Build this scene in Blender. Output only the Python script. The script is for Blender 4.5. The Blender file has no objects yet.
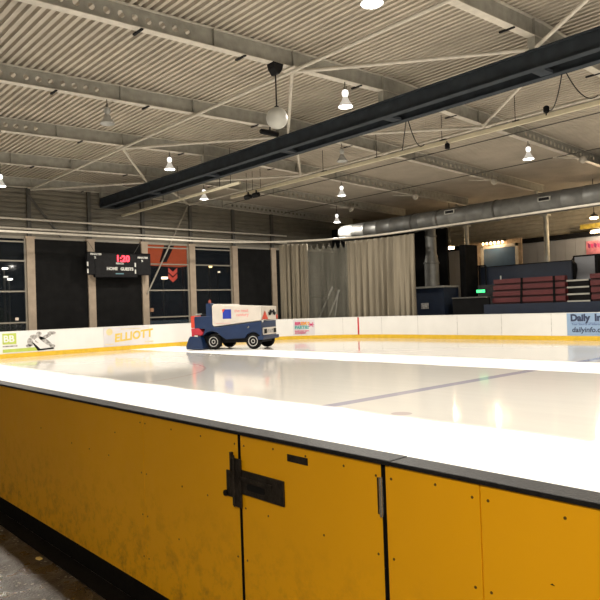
import bpy, math, random
from mathutils import Vector, Matrix
random.seed(7)
SC = bpy.context.scene
COL = SC.collection
PI = math.pi
EYE = 1.75
F = Vector((-.7455, .6665, 0)).normalized()
R = Vector((F.y, -F.x, 0))
# ---------------------------------------------------------------- helpers
PITCH, PHI = math.atan(8.8/646), math.atan(.0343)
CF = F*math.cos(PITCH) + Vector((0, 0, 1))*math.sin(PITCH); CU = R.cross(CF)
CR2 = R*math.cos(PHI) - CU*math.sin(PHI); CU2 = CU*math.cos(PHI) + R*math.sin(PHI)
def hor(px): return 319.1 - .0343 * px
def onax(px, py, i, v):
    d = CF + CR2*((px-300)/646) - CU2*((py-300)/646); t = (v - (0, 0, EYE)[i]) / d[i]
    p = Vector((0, 0, EYE)) + d*t; return p.x, p.y, p.z
def onY(px, y, py=None): return onax(px, hor(px) if py is None else py, 1, y)
def onX(px, x, py=None): return onax(px, hor(px) if py is None else py, 0, x)

def mat(name, col, rough=.6, metal=0, var=.12, scale=3.0, bump=0.0, bscale=30, emit=None, es=0, alpha=None, stretch=(1, 1, 1), spec=.5):
    m = bpy.data.materials.new(name); m.use_nodes = True
    nt = m.node_tree; b = nt.nodes['Principled BSDF']
    b.inputs['Roughness'].default_value = rough
    b.inputs['Metallic'].default_value = metal
    b.inputs['Specular IOR Level'].default_value = spec
    tc = nt.nodes.new('ShaderNodeTexCoord'); mp = nt.nodes.new('ShaderNodeMapping')
    mp.inputs['Scale'].default_value = stretch
    nt.links.new(tc.outputs['Object'], mp.inputs[0])
    n = nt.nodes.new('ShaderNodeTexNoise'); n.inputs['Scale'].default_value = scale; n.inputs['Detail'].default_value = 5
    nt.links.new(mp.outputs[0], n.inputs['Vector'])
    r = nt.nodes.new('ShaderNodeValToRGB')
    r.color_ramp.elements[0].position = .3; r.color_ramp.elements[1].position = .7
    c = Vector(col[:3])
    r.color_ramp.elements[0].color = (*(c * (1 - var)), 1); r.color_ramp.elements[1].color = (*[min(1, v * (1 + var)) for v in c], 1)
    nt.links.new(n.outputs[0], r.inputs[0]); nt.links.new(r.outputs[0], b.inputs['Base Color'])
    if bump:
        n2 = nt.nodes.new('ShaderNodeTexNoise'); n2.inputs['Scale'].default_value = bscale
        nt.links.new(mp.outputs[0], n2.inputs['Vector'])
        bp = nt.nodes.new('ShaderNodeBump'); bp.inputs['Strength'].default_value = bump; bp.inputs['Distance'].default_value = .01
        nt.links.new(n2.outputs[0], bp.inputs['Height']); nt.links.new(bp.outputs[0], b.inputs['Normal'])
    if emit:
        b.inputs['Emission Color'].default_value = (*emit, 1); b.inputs['Emission Strength'].default_value = es
    if alpha is not None: b.inputs['Alpha'].default_value = alpha
    return m

class MB:
    def __init__(s): s.v = []; s.f = []
    def add(s, vs, fs, M=None):
        o = len(s.v)
        for p in vs:
            p = Vector(p)
            s.v.append(M @ p if M else p)
        s.f += [tuple(o + i for i in f) for f in fs]; return s
    def box(s, a, b, M=None):
        x0, y0, z0 = a; x1, y1, z1 = b
        if x0 > x1: x0, x1 = x1, x0
        if y0 > y1: y0, y1 = y1, y0
        if z0 > z1: z0, z1 = z1, z0
        return s.add([(x0,y0,z0),(x1,y0,z0),(x1,y1,z0),(x0,y1,z0),(x0,y0,z1),(x1,y0,z1),(x1,y1,z1),(x0,y1,z1)],
            [(0,3,2,1),(4,5,6,7),(0,1,5,4),(1,2,6,5),(2,3,7,6),(3,0,4,7)], M)
    def bevbox(s, a, b, r, M=None, axis='y'):
        # rounded rectangle prism; rounding seen along axis
        ax = 'xyz'.index(axis); o = [i for i in range(3) if i != ax]
        lo = [min(a[i], b[i]) for i in range(3)]; hi = [max(a[i], b[i]) for i in range(3)]
        pts = []
        for cx, cy, a0 in ((hi[o[0]]-r, hi[o[1]]-r, 0), (lo[o[0]]+r, hi[o[1]]-r, 90), (lo[o[0]]+r, lo[o[1]]+r, 180), (hi[o[0]]-r, lo[o[1]]+r, 270)):
            for k in range(5):
                t = math.radians(a0 + k * 22.5); pts.append((cx + r*math.cos(t), cy + r*math.sin(t)))
        return s.prism(pts, lo[ax], hi[ax], axis, M)
    def prism(s, pts, d0, d1, axis='y', M=None):
        ax = 'xyz'.index(axis); o = [i for i in range(3) if i != ax]; n = len(pts); vs = []
        for d in (d0, d1):
            for p in pts:
                q = [0, 0, 0]; q[o[0]] = p[0]; q[o[1]] = p[1]; q[ax] = d; vs.append(q)
        fs = [tuple(range(n))[::-1], tuple(range(n, 2*n))] + [(i, (i+1) % n, n + (i+1) % n, n + i) for i in range(n)]
        return s.add(vs, fs, M)
    def tube(s, p0, p1, r, n=10, r2=None, M=None):
        p0 = Vector(p0); p1 = Vector(p1); d = (p1 - p0).normalized()
        u = d.orthogonal().normalized(); w = d.cross(u); r2 = r if r2 is None else r2
        vs = [p0 + r*(math.cos(2*PI*i/n)*u + math.sin(2*PI*i/n)*w) for i in range(n)] + [p1 + r2*(math.cos(2*PI*i/n)*u + math.sin(2*PI*i/n)*w) for i in range(n)]
        fs = [(i, (i+1) % n, n+(i+1) % n, n+i) for i in range(n)] + [tuple(range(n))[::-1], tuple(range(n, 2*n))]
        return s.add(vs, fs, M)
    def path(s, pts, r, n=8):
        pts = [Vector(p) for p in pts]; N = len(pts); vs = []
        for i, p in enumerate(pts):
            d = (pts[min(i+1, N-1)] - pts[max(i-1, 0)]).normalized()
            up = Vector((0, 0, 1)) if abs(d.z) < .9 else Vector((1, 0, 0))
            u = d.cross(up).normalized(); w = u.cross(d)
            vs += [p + r*(math.cos(2*PI*k/n)*u + math.sin(2*PI*k/n)*w) for k in range(n)]
        fs = [(i*n+k, i*n+(k+1) % n, (i+1)*n+(k+1) % n, (i+1)*n+k) for i in range(N-1) for k in range(n)]
        fs += [tuple(range(n))[::-1], tuple(range((N-1)*n, N*n))]
        return s.add(vs, fs)
    def lathe(s, prof, c, n=20, axis='z', M=None):
        vs = []; N = len(prof)
        for r, h in prof:
            for k in range(n):
                a = 2*PI*k/n; p = [r*math.cos(a), r*math.sin(a), h]
                if axis == 'y': p = [p[0], h, p[1]]
                if axis == 'x': p = [h, p[0], p[1]]
                vs.append((p[0]+c[0], p[1]+c[1], p[2]+c[2]))
        fs = [(i*n+k, i*n+(k+1) % n, (i+1)*n+(k+1) % n, (i+1)*n+k) for i in range(N-1) for k in range(n)]
        fs += [tuple(range(n))[::-1], tuple(range((N-1)*n, N*n))]
        return s.add(vs, fs, M)
    def ibeam_x(s, x0, x1, y, z0, z1, w, t=.02):      # I-section running along x
        s.box((x0, y-w/2, z0), (x1, y+w/2, z0+t)); s.box((x0, y-w/2, z1-t), (x1, y+w/2, z1))
        return s.box((x0, y-t/2, z0+t), (x1, y+t/2, z1-t))
    def build(s, name, m, parent=None, smooth=False, bevel=0):
        me = bpy.data.meshes.new(name)
        if parent is not None: org = Vector(parent['_o'])
        else:
            xs = [v.x for v in s.v]; ys = [v.y for v in s.v]; zs = [v.z for v in s.v]
            org = Vector(((min(xs)+max(xs))/2, (min(ys)+max(ys))/2, min(zs)))
        me.from_pydata([v - org for v in s.v], [], s.f); me.update()
        import bmesh
        bm = bmesh.new(); bm.from_mesh(me); bmesh.ops.recalc_face_normals(bm, faces=bm.faces); bm.to_mesh(me); bm.free()
        if smooth:
            for p in me.polygons: p.use_smooth = True
            me.set_sharp_from_angle(angle=math.radians(40))
        me.materials.append(m)
        o = bpy.data.objects.new(name, me); COL.objects.link(o)
        o['_o'] = tuple(org)
        if parent is None: o.location = org
        elif not isinstance(parent, dict): o.parent = parent
        if bevel:
            b = o.modifiers.new('bevel', 'BEVEL'); b.width = bevel; b.segments = 2; b.limit_method = 'ANGLE'
        return o
def tag(o, label=None, cat=None, group=None, kind=None):
    if label: o['label'] = label
    if cat: o['category'] = cat
    if group: o['group'] = group
    if kind: o['kind'] = kind
    return o
def thing(name, loc, label, cat, group=None):
    o = bpy.data.objects.new(name, None); COL.objects.link(o); o.location = loc; o['_o'] = tuple(loc)
    o.empty_display_size = .2
    return tag(o, label, cat, group)
def dup(o, parent=None):
    c = o.copy(); COL.objects.link(c)
    if parent is not None: c.parent = parent
    for ch in list(o.children): dup(ch, c)
    return c
def text(body, name, m, size, M, parent=None, ext=.002, bold=0, shear=0, align='LEFT'):
    cu = bpy.data.curves.new(name, 'FONT'); cu.body = body; cu.size = size; cu.extrude = ext; cu.offset = bold; cu.shear = shear
    cu.align_x = align; cu.resolution_u = 3
    t = bpy.data.objects.new('tmp', cu); COL.objects.link(t)
    dg = bpy.context.evaluated_depsgraph_get(); me = bpy.data.meshes.new_from_object(t.evaluated_get(dg))
    bpy.data.objects.remove(t)
    me.transform(M); 
    if parent is not None: me.transform(Matrix.Translation(-Vector(parent['_o'])))
    me.materials.clear(); me.materials.append(m); me.name = name
    o = bpy.data.objects.new(name, me); COL.objects.link(o)
    if parent is not None: o.parent = parent; o['_o'] = parent['_o']
    return o
def frame(origin, ex, ez):                            # text frame: x along ex, y along ez, faces ex x ez
    ex = Vector(ex).normalized(); ez = Vector(ez).normalized(); n = ex.cross(ez)
    M = Matrix((ex, ez, n)).transposed().to_4x4(); M.translation = Vector(origin); return M

# ---------------------------------------------------------------- materials
M = {}
M['roof'] = mat('roof_sheet', (.43, .38, .31), .6, 0, .10, 1.2)
M['clad'] = mat('wall_cladding', (.15, .135, .105), .6, 0, .15, 1.5)
M['galv'] = mat('galvanised_steel', (.34, .33, .29), .5, .2, .18, 4)
M['galvlight'] = mat('pale_painted_steel', (.52, .48, .41), .5, 0, .12, 5)
M['cream'] = mat('cream_paint', (.62, .56, .41), .5, 0, .08, 3)
M['navybeam'] = mat('dark_navy_steel', (.032, .039, .048), .7, 0, .25, 3, spec=.2)
M['black'] = mat('black_metal', (.009, .009, .010), .6, 0, .3, 8, spec=.15)
M['pillar'] = mat('pale_pillar', (.34, .27, .20), .6, 0, .12, 4)
M['post'] = mat('dark_grey_post', (.07, .066, .057), .6, 0, .15, 5)
M['panelblack'] = mat('black_board', (.009, .009, .009), .85, 0, .25, 2, spec=.08)
M['white'] = mat('white_board', (.78, .77, .74), .38, 0, .03, 1.5)
M['yellowkick'] = mat('yellow_kick', (.72, .46, .03), .4, 0, .10, 5)
M['curtain'] = mat('beige_curtain', (.20, .172, .125), .85, 0, .2, 2, stretch=(1, 1, .15))
M['sheer'] = mat('grey_netting', (.15, .143, .115), .9, 0, .3, 3, alpha=.5, stretch=(1, 1, .15))
M['duct'] = mat('spiral_duct', (.17, .17, .16), .5, .55, .15, 3, bump=.15, bscale=12)
M['blue'] = mat('dark_blue_paint', (.007, .015, .036), .5, 0, .15, 2)
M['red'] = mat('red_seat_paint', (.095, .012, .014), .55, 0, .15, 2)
M['darkred'] = mat('seat_red_shaded', (.045, .010, .011), .7)  # seat red darkened so the risers read as shaded gaps between rows
M['greywall'] = mat('grey_panel_wall', (.36, .37, .40), .55, 0, .08, 1)
M['darkfloor'] = mat('dark_floor', (.03, .03, .032), .6, 0, .3, 4)
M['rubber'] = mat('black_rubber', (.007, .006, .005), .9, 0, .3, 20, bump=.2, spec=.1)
M['zblue'] = mat('machine_blue', (.006, .024, .082), .4, 0, .10, 3)
M['zwhite'] = mat('machine_white', (.63, .58, .52), .35, 0, .04, 3)
M['zred'] = mat('machine_red', (.62, .06, .03), .4, 0, .12, 6)
M['tyre'] = mat('tyre_rubber', (.008, .008, .008), .9, 0, .2, 20, spec=.15)
M['chrome'] = mat('bright_metal', (.62, .62, .60), .25, .9, .08, 8)
M['hub'] = mat('silver_wheel_paint', (.50, .49, .47), .4, .1, .15, 12)
M['steel'] = mat('worn_dark_steel', (.05, .042, .036), .42, .7, .4, 25, bump=.3, bscale=80)
M['capblack'] = mat('black_plastic_cap', (.013, .013, .014), .5, 0, .4, 40, bump=.3, bscale=150, spec=.22)
M['screw'] = mat('dull_screw', (.16, .09, .02), .5, .5, .2, 30)
M['txtgold'] = mat('gold_print', (.72, .52, .10), .5, 0, .05, 5)
M['txtnavy'] = mat('navy_print', (.03, .045, .10), .5, 0, .05, 5)
M['txtblue'] = mat('mid_blue_print', (.10, .16, .33), .5, 0, .05, 5)
M['txtwhite'] = mat('white_print', (.62, .62, .58), .5, 0, .05, 5)
M['txtpink'] = mat('pink_print', (.72, .32, .30), .5, 0, .05, 5)
M['adlilac'] = mat('pale_lilac_vinyl', (.66, .64, .66), .4, 0, .03, 2)
M['adwhite'] = mat('white_vinyl', (.74, .73, .72), .4, 0, .03, 2)
M['adblue'] = mat('pale_blue_vinyl', (.28, .40, .58), .4, 0, .05, 2)
M['adgreen'] = mat('lime_vinyl', (.45, .55, .10), .4, 0, .08, 5)
M['adgrey'] = mat('grey_print', (.36, .345, .33), .5, 0, .6, 9)
M['magenta'] = mat('magenta_print', (.65, .05, .18), .5)
M['orange'] = mat('orange_print', (.85, .45, .04), .5)
M['teal'] = mat('teal_print', (.05, .38, .36), .5)
M['redline'] = mat('red_line', (.5, .02, .03), .5)
M['lens'] = mat('lit_lens', (1, 1, 1), .4, emit=(1, .97, .90), es=14)
M['glow'] = mat('glowing_prismatic', (.8, .8, .8), .3, emit=(1, .95, .87), es=.30)
M['glow2'] = mat('lit_housing', (.8, .8, .8), .3, emit=(1, .97, .92), es=1.3)
M['acrylic'] = mat('unlit_prismatic', (.42, .42, .40), .25, 0, .1, 10)
M['globe'] = mat('frosted_globe', (.42, .41, .37), .35, 0, .06, 6)
M['led'] = mat('red_digits', (.8, .02, .03), .5, emit=(1, .03, .05), es=5)
M['frame'] = mat('pale_window_frame', (.26, .235, .19), .5, 0, .1, 5)
M['counter'] = mat('steel_counter', (.45, .44, .40), .35, .5, .1, 5)
M['tread'] = mat('white_nosing', (.42, .41, .36), .6)
M['warm'] = mat('warm_bulb', (1, 1, 1), .4, emit=(1, .66, .32), es=9)
M['exit'] = mat('exit_green', (.1, .6, .3), .4, emit=(.05, 1, .28), es=1.5)
M['wood'] = mat('pale_door_wood', (.45, .33, .22), .6, 0, .2, 6)
M['poster'] = mat('pink_poster', (.62, .22, .26), .5, 0, .5, 2.2)

def glass_mat():
    m = bpy.data.materials.new('window_glass'); m.use_nodes = True; nt = m.node_tree
    b = nt.nodes['Principled BSDF']; b.inputs['Base Color'].default_value = (.02, .025, .03, 1); b.inputs['Roughness'].default_value = .04
    b.inputs['Alpha'].default_value = .25
    return m
M['glass'] = glass_mat()

def yellow_wall():
    m = mat('yellow_barrier', (.88, .43, .002), .36, 0, .04, 1.0)
    nt = m.node_tree; b = nt.nodes['Principled BSDF']; L = nt.links
    tc = nt.nodes.new('ShaderNodeTexCoord'); g = nt.nodes.new('ShaderNodeNewGeometry')
    sx = nt.nodes.new('ShaderNodeSeparateXYZ'); L.new(g.outputs['Position'], sx.inputs[0])
    n = nt.nodes.new('ShaderNodeTexNoise'); n.inputs['Scale'].default_value = 11; n.inputs['Detail'].default_value = 9; n.inputs['Roughness'].default_value = .7
    L.new(g.outputs['Position'], n.inputs['Vector'])
    # scuffs and dirt gathered low on the panels
    mr = nt.nodes.new('ShaderNodeMapRange'); mr.inputs[1].default_value = .8; mr.inputs[2].default_value = .1
    mr.inputs[3].default_value = 0; mr.inputs[4].default_value = 1; L.new(sx.outputs[2], mr.inputs[0])
    mr2 = nt.nodes.new('ShaderNodeMapRange'); mr2.inputs[1].default_value = .48; mr2.inputs[2].default_value = .75; L.new(n.outputs[0], mr2.inputs[0])
    mu = nt.nodes.new('ShaderNodeMath'); mu.operation = 'MULTIPLY'; L.new(mr.outputs[0], mu.inputs[0]); L.new(mr2.outputs[0], mu.inputs[1])
    mx = nt.nodes.new('ShaderNodeMix'); mx.data_type = 'RGBA'
    old = b.inputs['Base Color'].links[0].from_socket
    L.new(mu.outputs[0], mx.inputs[0]); L.new(old, mx.inputs[6]); mx.inputs[7].default_value = (.30, .14, .012, 1)
    L.new(mx.outputs[2], b.inputs['Base Color'])
    r = nt.nodes.new('ShaderNodeMapRange'); r.inputs[3].default_value = .34; r.inputs[4].default_value = .6
    L.new(n.outputs[0], r.inputs[0]); L.new(r.outputs[0], b.inputs['Roughness'])
    return m
M['yellow'] = yellow_wall()

def ice_mat():
    m = bpy.data.materials.new('rink_ice'); m.use_nodes = True; nt = m.node_tree; L = nt.links
    b = nt.nodes['Principled BSDF']
    g = nt.nodes.new('ShaderNodeNewGeometry'); sx = nt.nodes.new('ShaderNodeSeparateXYZ'); L.new(g.outputs['Position'], sx.inputs[0])
    n = nt.nodes.new('ShaderNodeTexNoise'); n.inputs['Scale'].default_value = .9; n.inputs['Detail'].default_value = 4; L.new(g.outputs['Position'], n.inputs['Vector'])
    def mth(op, a, bb=None, c=None):
        q = nt.nodes.new('ShaderNodeMath'); q.operation = op
        for i, v in enumerate((a, bb, c)):
            if v is None: continue
            if hasattr(v, 'links'): L.new(v, q.inputs[i])
            else: q.inputs[i].default_value = v
        return q.outputs[0]
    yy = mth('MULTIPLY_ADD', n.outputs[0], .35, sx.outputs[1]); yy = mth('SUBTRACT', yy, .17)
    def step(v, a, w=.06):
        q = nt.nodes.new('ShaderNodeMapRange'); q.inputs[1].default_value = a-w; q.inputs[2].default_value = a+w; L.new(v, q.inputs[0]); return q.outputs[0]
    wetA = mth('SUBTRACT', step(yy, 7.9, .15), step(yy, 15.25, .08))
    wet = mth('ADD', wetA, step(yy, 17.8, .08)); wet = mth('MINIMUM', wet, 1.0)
    # roughness
    r = nt.nodes.new('ShaderNodeMapRange'); L.new(wet, r.inputs[0]); r.inputs[3].default_value = .55; r.inputs[4].default_value = .06
    mp = nt.nodes.new('ShaderNodeMapping'); mp.inputs['Scale'].default_value = (.12, 1.6, 1); L.new(g.outputs['Position'], mp.inputs[0])
    n2 = nt.nodes.new('ShaderNodeTexNoise'); n2.inputs['Scale'].default_value = 2.5; n2.inputs['Detail'].default_value = 6; L.new(mp.outputs[0], n2.inputs['Vector'])
    rr = mth('MULTIPLY_ADD', n2.outputs[0], .05, r.outputs[0]); L.new(rr, b.inputs['Roughness'])
    # painted lines under the ice
    def band(sock, a, w):
        q = mth('SUBTRACT', sock, a); q = mth('ABSOLUTE', q); return mth('LESS_THAN', q, w)
    def mix(f, c0, c1):
        q = nt.nodes.new('ShaderNodeMix'); q.data_type = 'RGBA'
        if hasattr(f, 'links'): L.new(f, q.inputs[0])
        else: q.inputs[0].default_value = f
        for i, c in ((6, c0), (7, c1)):
            if hasattr(c, 'links'): L.new(c, q.inputs[i])
            else: q.inputs[i].default_value = c
        return q.outputs[2]
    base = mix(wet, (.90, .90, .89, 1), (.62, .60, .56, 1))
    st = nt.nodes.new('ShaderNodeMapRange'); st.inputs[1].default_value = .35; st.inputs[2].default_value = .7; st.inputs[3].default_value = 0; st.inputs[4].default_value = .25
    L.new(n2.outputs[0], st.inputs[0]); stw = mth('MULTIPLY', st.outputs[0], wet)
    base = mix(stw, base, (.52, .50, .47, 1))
    seen = mth('MULTIPLY', wet, .55)
    base = mix(mth('MULTIPLY', band(sx.outputs[0], -8.3, .15), seen), base, (.16, .15, .30, 1))
    base = mix(mth('MULTIPLY', band(sx.outputs[0], -25.1, .03), mth('MULTIPLY', wet, .3)), base, (.55, .25, .25, 1))
    # end-zone face-off circles and spots
    for cx, cy in ((-19.5, 7.4), (-19.5, 21.4)):
        dx = mth('SUBTRACT', sx.outputs[0], cx); dy = mth('SUBTRACT', sx.outputs[1], cy)
        d = mth('SQRT', mth('ADD', mth('MULTIPLY', dx, dx), mth('MULTIPLY', dy, dy)))
        base = mix(mth('MULTIPLY', band(d, 4.5, .04), mth('MULTIPLY', wet, .35)), base, (.45, .2, .22, 1))
    dx = mth('SUBTRACT', sx.outputs[0], -6.75); dy = mth('SUBTRACT', sx.outputs[1], 8.15)
    d = mth('SQRT', mth('ADD', mth('MULTIPLY', dx, dx), mth('MULTIPLY', dy, dy)))
    base = mix(mth('MULTIPLY', mth('LESS_THAN', d, .17), .4), base, (.25, .15, .22, 1))
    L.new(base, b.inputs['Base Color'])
    b.inputs['IOR'].default_value = 1.33
    n3 = nt.nodes.new('ShaderNodeTexNoise'); n3.inputs['Scale'].default_value = 3.0; L.new(g.outputs['Position'], n3.inputs['Vector'])
    bp = nt.nodes.new('ShaderNodeBump'); bp.inputs['Strength'].default_value = .02; bp.inputs['Distance'].default_value = .02
    L.new(n3.outputs[0], bp.inputs['Height']); L.new(bp.outputs[0], b.inputs['Normal'])
    return m
M['ice'] = ice_mat()

def floor_mat():
    m = mat('wet_rubber_floor', (.045, .038, .03), .5, 0, .5, 9, bump=.5, bscale=60)
    nt = m.node_tree; L = nt.links; b = nt.nodes['Principled BSDF']
    g = nt.nodes.new('ShaderNodeNewGeometry'); n = nt.nodes.new('ShaderNodeTexNoise'); n.inputs['Scale'].default_value = 4; n.inputs['Detail'].default_value = 8
    L.new(g.outputs['Position'], n.inputs['Vector'])
    r = nt.nodes.new('ShaderNodeMapRange'); r.inputs[1].default_value = .4; r.inputs[2].default_value = .62; r.inputs[3].default_value = .22; r.inputs[4].default_value = .7
    L.new(n.outputs[0], r.inputs[0]); L.new(r.outputs[0], b.inputs['Roughness'])
    n2 = nt.nodes.new('ShaderNodeTexNoise'); n2.inputs['Scale'].default_value = 38; n2.inputs['Detail'].default_value = 3; L.new(g.outputs['Position'], n2.inputs['Vector'])
    q = nt.nodes.new('ShaderNodeMath'); q.operation = 'MULTIPLY'; L.new(n.outputs[0], q.inputs[0]); L.new(n2.outputs[0], q.inputs[1])
    r2_ = nt.nodes.new('ShaderNodeMapRange'); r2_.inputs[1].default_value = .33; r2_.inputs[2].default_value = .38; L.new(q.outputs[0], r2_.inputs[0])
    mx = nt.nodes.new('ShaderNodeMix'); mx.data_type = 'RGBA'; old = b.inputs['Base Color'].links[0].from_socket
    L.new(r2_.outputs[0], mx.inputs[0]); L.new(old, mx.inputs[6]); mx.inputs[7].default_value = (.30, .27, .22, 1); L.new(mx.outputs[2], b.inputs['Base Color'])
    return m
M['floor'] = floor_mat()

# ---------------------------------------------------------------- setting
RX0, RX1, RY0, RY1, RR = -30.0, 26.0, 1.94, 26.9, 7.5
def rinkpath(off=0, seg=14, start=0, closed_near=True):
    """points of the rink outline pushed outward by off, from the near left straight round to the far right"""
    r = RR + off; pts = []
    for k in range(seg+1):                                   # near left corner
        a = math.radians(270 - 90*k/seg); pts.append((RX0+RR + r*math.cos(a), RY0+RR + r*math.sin(a)))
    for k in range(seg+1):                                   # far left corner
        a = math.radians(180 - 90*k/seg); pts.append((RX0+RR + r*math.cos(a), RY1-RR + r*math.sin(a)))
    for k in range(seg+1):                                   # far right corner
        a = math.radians(90 - 90*k/seg); pts.append((RX1-RR + r*math.cos(a), RY1-RR + r*math.sin(a)))
    return pts
ice_pts = rinkpath(0)
for k in range(15):
    a = math.radians(0 - 90*k/14); ice_pts.append((RX1-RR + RR*math.cos(a), RY0+RR + RR*math.sin(a)))
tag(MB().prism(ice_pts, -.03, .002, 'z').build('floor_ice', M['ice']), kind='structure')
fl = MB(); fl.box((-34, -6, -.15), (28, 1.86, 0)); tag(fl.build('floor', M['floor']), kind='structure')
fl = MB(); fl.box((-34, 1.87, -.20), (28, 40, -.04)); tag(fl.build('floor_slab', M['darkfloor']), kind='structure')
RXS = [-7.8 + 4.85 - 4.85*k for k in range(7)]             # rafters: index 0 = R-1 ... 6 = R5 on the end wall
def zb(y): return 8.22 - .030*abs(y - 15.5)
# corrugated roof sheet
v = []; f = []; y = -5.0; prof = []
while y < 38.2:
    for dy, dz in ((0, 0), (.085, 0), (.105, .085), (.18, .085)): prof.append((y+dy, zb(y+dy)+.475+dz))
    y += .2
for (yy, zz) in prof: v += [(-32.4, yy, zz), (28, yy, zz)]
for i in range(len(prof)-1): f.append((2*i, 2*i+1, 2*i+3, 2*i+2))
top = len(v); v += [(-32.4, -5, 9.2), (28, -5, 9.2), (28, 38.3, 9.2), (-32.4, 38.3, 9.2)]
f.append((top, top+1, top+2, top+3))
tag(MB().add(v, f).build('ceiling', M['roof']), kind='structure')

def cladding(x, y0, y1, z0, z1, pitch=.24, depth=.05):      # horizontal ribs on a wall at constant x
    v = []; f = []; z = z0; prof = []
    while z < z1:
        for dz, dx in ((0, 0), (.15*pitch/.24, 0), (.175*pitch/.24, -depth), (.215*pitch/.24, -depth)): prof.append((z+dz, x+dx))
        z += pitch
    for (zz, xx) in prof: v += [(xx, y0, zz), (xx, y1, zz)]
    for i in range(len(prof)-1): f.append((2*i, 2*i+1, 2*i+3, 2*i+2))
    n = len(v); v += [(x-.15, y0, z0), (x-.15, y1, z0), (x-.15, y1, z), (x-.15, y0, z)]; f.append((n, n+1, n+2, n+3))
    return v, f
WX = -32.2
v, f = cladding(WX, -5, 39, 5.72, 9.0)
m_ = MB().add(v, f)
m_.box((WX-.2, -5, -.04), (WX, 39, .75)); m_.box((WX-.2, 26.6, .75), (WX, 39, 5.72)); m_.box((WX-.2, -5, .75), (WX, 4.9, 5.72))
tag(m_.build('wall_left', M['clad']), kind='structure')
# far wall : horizontally ribbed above, grey boards below
v, f = cladding(0, -40, 30, 5.0, 9.0, .26, .06)
v = [(-q[1], 38.2 - (q[0]), q[2]) for q in v]
m_ = MB().add(v, f); tag(m_.build('wall_far', mat('cladding_lamp_wash', (.42, .38, .30), .6)), kind='structure')  # cladding colour lightened, with the flood lamps' wash put into it
m_ = MB()
x = -33.0
while x < 10: m_.box((x, 37.4, 0), (x+.58, 37.46, 5.35)); m_.box((x+.58, 37.42, 0), (x+.6, 37.5, 5.35)); x += .6
tag(m_.build('wall_back', M['greywall']), kind='structure')
tag(MB().box((-32.4, -5.2, -.1), (28, -5, 9)).build('wall_near', M['clad']), kind='structure')
tag(MB().box((28, -5.2, -.1), (28.2, 39, 9)).build('wall_right', M['clad']), kind='structure')

# window wall: pillars, windows, black boards
PY = [5.08 + 3.055*k for k in range(8)]                      # pillar centres along the end wall
for k, y in enumerate(PY):
    p = MB(); p.box((WX-.05, y-.19, .0), (WX+.22, y+.19, 5.72)); p.box((WX-.0, y-.24, 5.6), (WX+.24, y+.24, 5.72))
    o = p.build('wall_pillar', M['pillar'])
    names = ['beyond the left window', 'second beyond the left window', 'between left window and tall black board', 'left of the scoreboard, between two black boards',
             'right of the scoreboard, beside the braced window', 'between the two windows behind the ice resurfacer', 'right of the window behind the ice resurfacer', 'in the corner beside the curtain']
    tag(o, 'pale beige pillar ' + names[k], 'pillar', 'pillars of the window wall')
    q = MB(); q.box((WX+.0, y-.09, 5.72), (WX+.16, y+.09, zb(y)+.4))
    tag(q.build('wall_post', M['post']), 'dark grey post above the pillar ' + names[k], 'post', 'upper posts of the end wall')
def window(n, y0, y1):
    w = MB(); xx = WX
    for z in (1.55, 3.05, 4.52, 5.45): w.box((xx+.0, y0, z-.035), (xx+.08, y1, z+.035))
    w.box((xx, y0, .75), (xx+.07, y0+.07, 5.6)); w.box((xx, y1-.07, .75), (xx+.07, y1, 5.6)); w.box((xx, y0, .72), (xx+.1, y1, .8))
    w.box((xx, y0, 5.6), (xx+.1, y1, 5.72))
    o = tag(w.build('window_%d' % n, M['frame']), kind='structure')
    MB().box((xx+.02, y0+.07, .8), (xx+.03, y1-.07, 5.6)).build('window_glass', M['glass'], o)
window(1, PY[0]+.19, PY[1]-.19); window(2, PY[1]+.19, PY[2]-.19)
window(3, PY[4]+.19, PY[5]-.19); window(4, PY[5]+.19, PY[6]-.19)
bl = ['tall black board covering the bay left of the scoreboard', 'black board covering the bay behind the scoreboard', 'black board covering the bay right of the windows beside the curtain']
bl.append('narrow black board in the far corner, mostly behind the left beige curtain'); PY.append(32.2)
for (a, b), l in zip(((2, 3), (3, 4), (6, 7), (7, 8)), bl):
    q = MB(); q.box((WX-.02, PY[a]+.19, .72), (WX+.12, PY[b]-.19, 5.6))
    o = q.build('blackout_board', M['panelblack']); tag(o, l, 'board', 'blackout boards')
    MB().box((WX-.02, PY[a]+.19, 5.6), (WX+.08, PY[b]-.19, 5.72)).build('head_rail', M['frame'], o)
PY.pop()
# pipes above the windows
for z, r, l in ((6.52, .05, 'upper of two thin pale pipes along the end wall above the windows'), (6.06, .05, 'lower of two thin pale pipes along the end wall above the windows')):
    p = MB(); p.tube((WX+.32, -4, z), (WX+.32, 27.5, z), r)
    o = tag(p.build('wall_pipe', M['galvlight'], smooth=True), l, 'pipe', 'wall pipes')
    for y in PY: MB().box((WX+.16, y-.03, z-.09), (WX+.34, y+.03, z-.04)).build('pipe_bracket', M['post'], o)
# window wall diagonal braces
def strut(a, b, r, label, name='diagonal_brace', m='galvlight', cat='brace', group=None, n=10):
    return tag(MB().tube(a, b, r, n).build(name, M[m], smooth=True), label, cat, group)
strut((WX+.27, 20.1, 7.9), (WX+.27, 17.35, 2.85), .045, 'pale diagonal steel brace crossing the window right of the scoreboard', m='frame')
strut((WX+.20, 11.1, 7.8), (WX+.20, 12.7, 5.75), .06, 'dark diagonal steel brace above the tall black board', m='post')

# ---------------------------------------------------------------- curtain track and curtains
trk = [p for p in rinkpath(.25, 24)][12:]
tag(MB().path([(x, y, 5.68) for x, y in trk], .055, 8).build('curtain_track', M['galvlight'], smooth=True), 'long pale curtain track curving above the far corner of the rink', 'curtain track')
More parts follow.
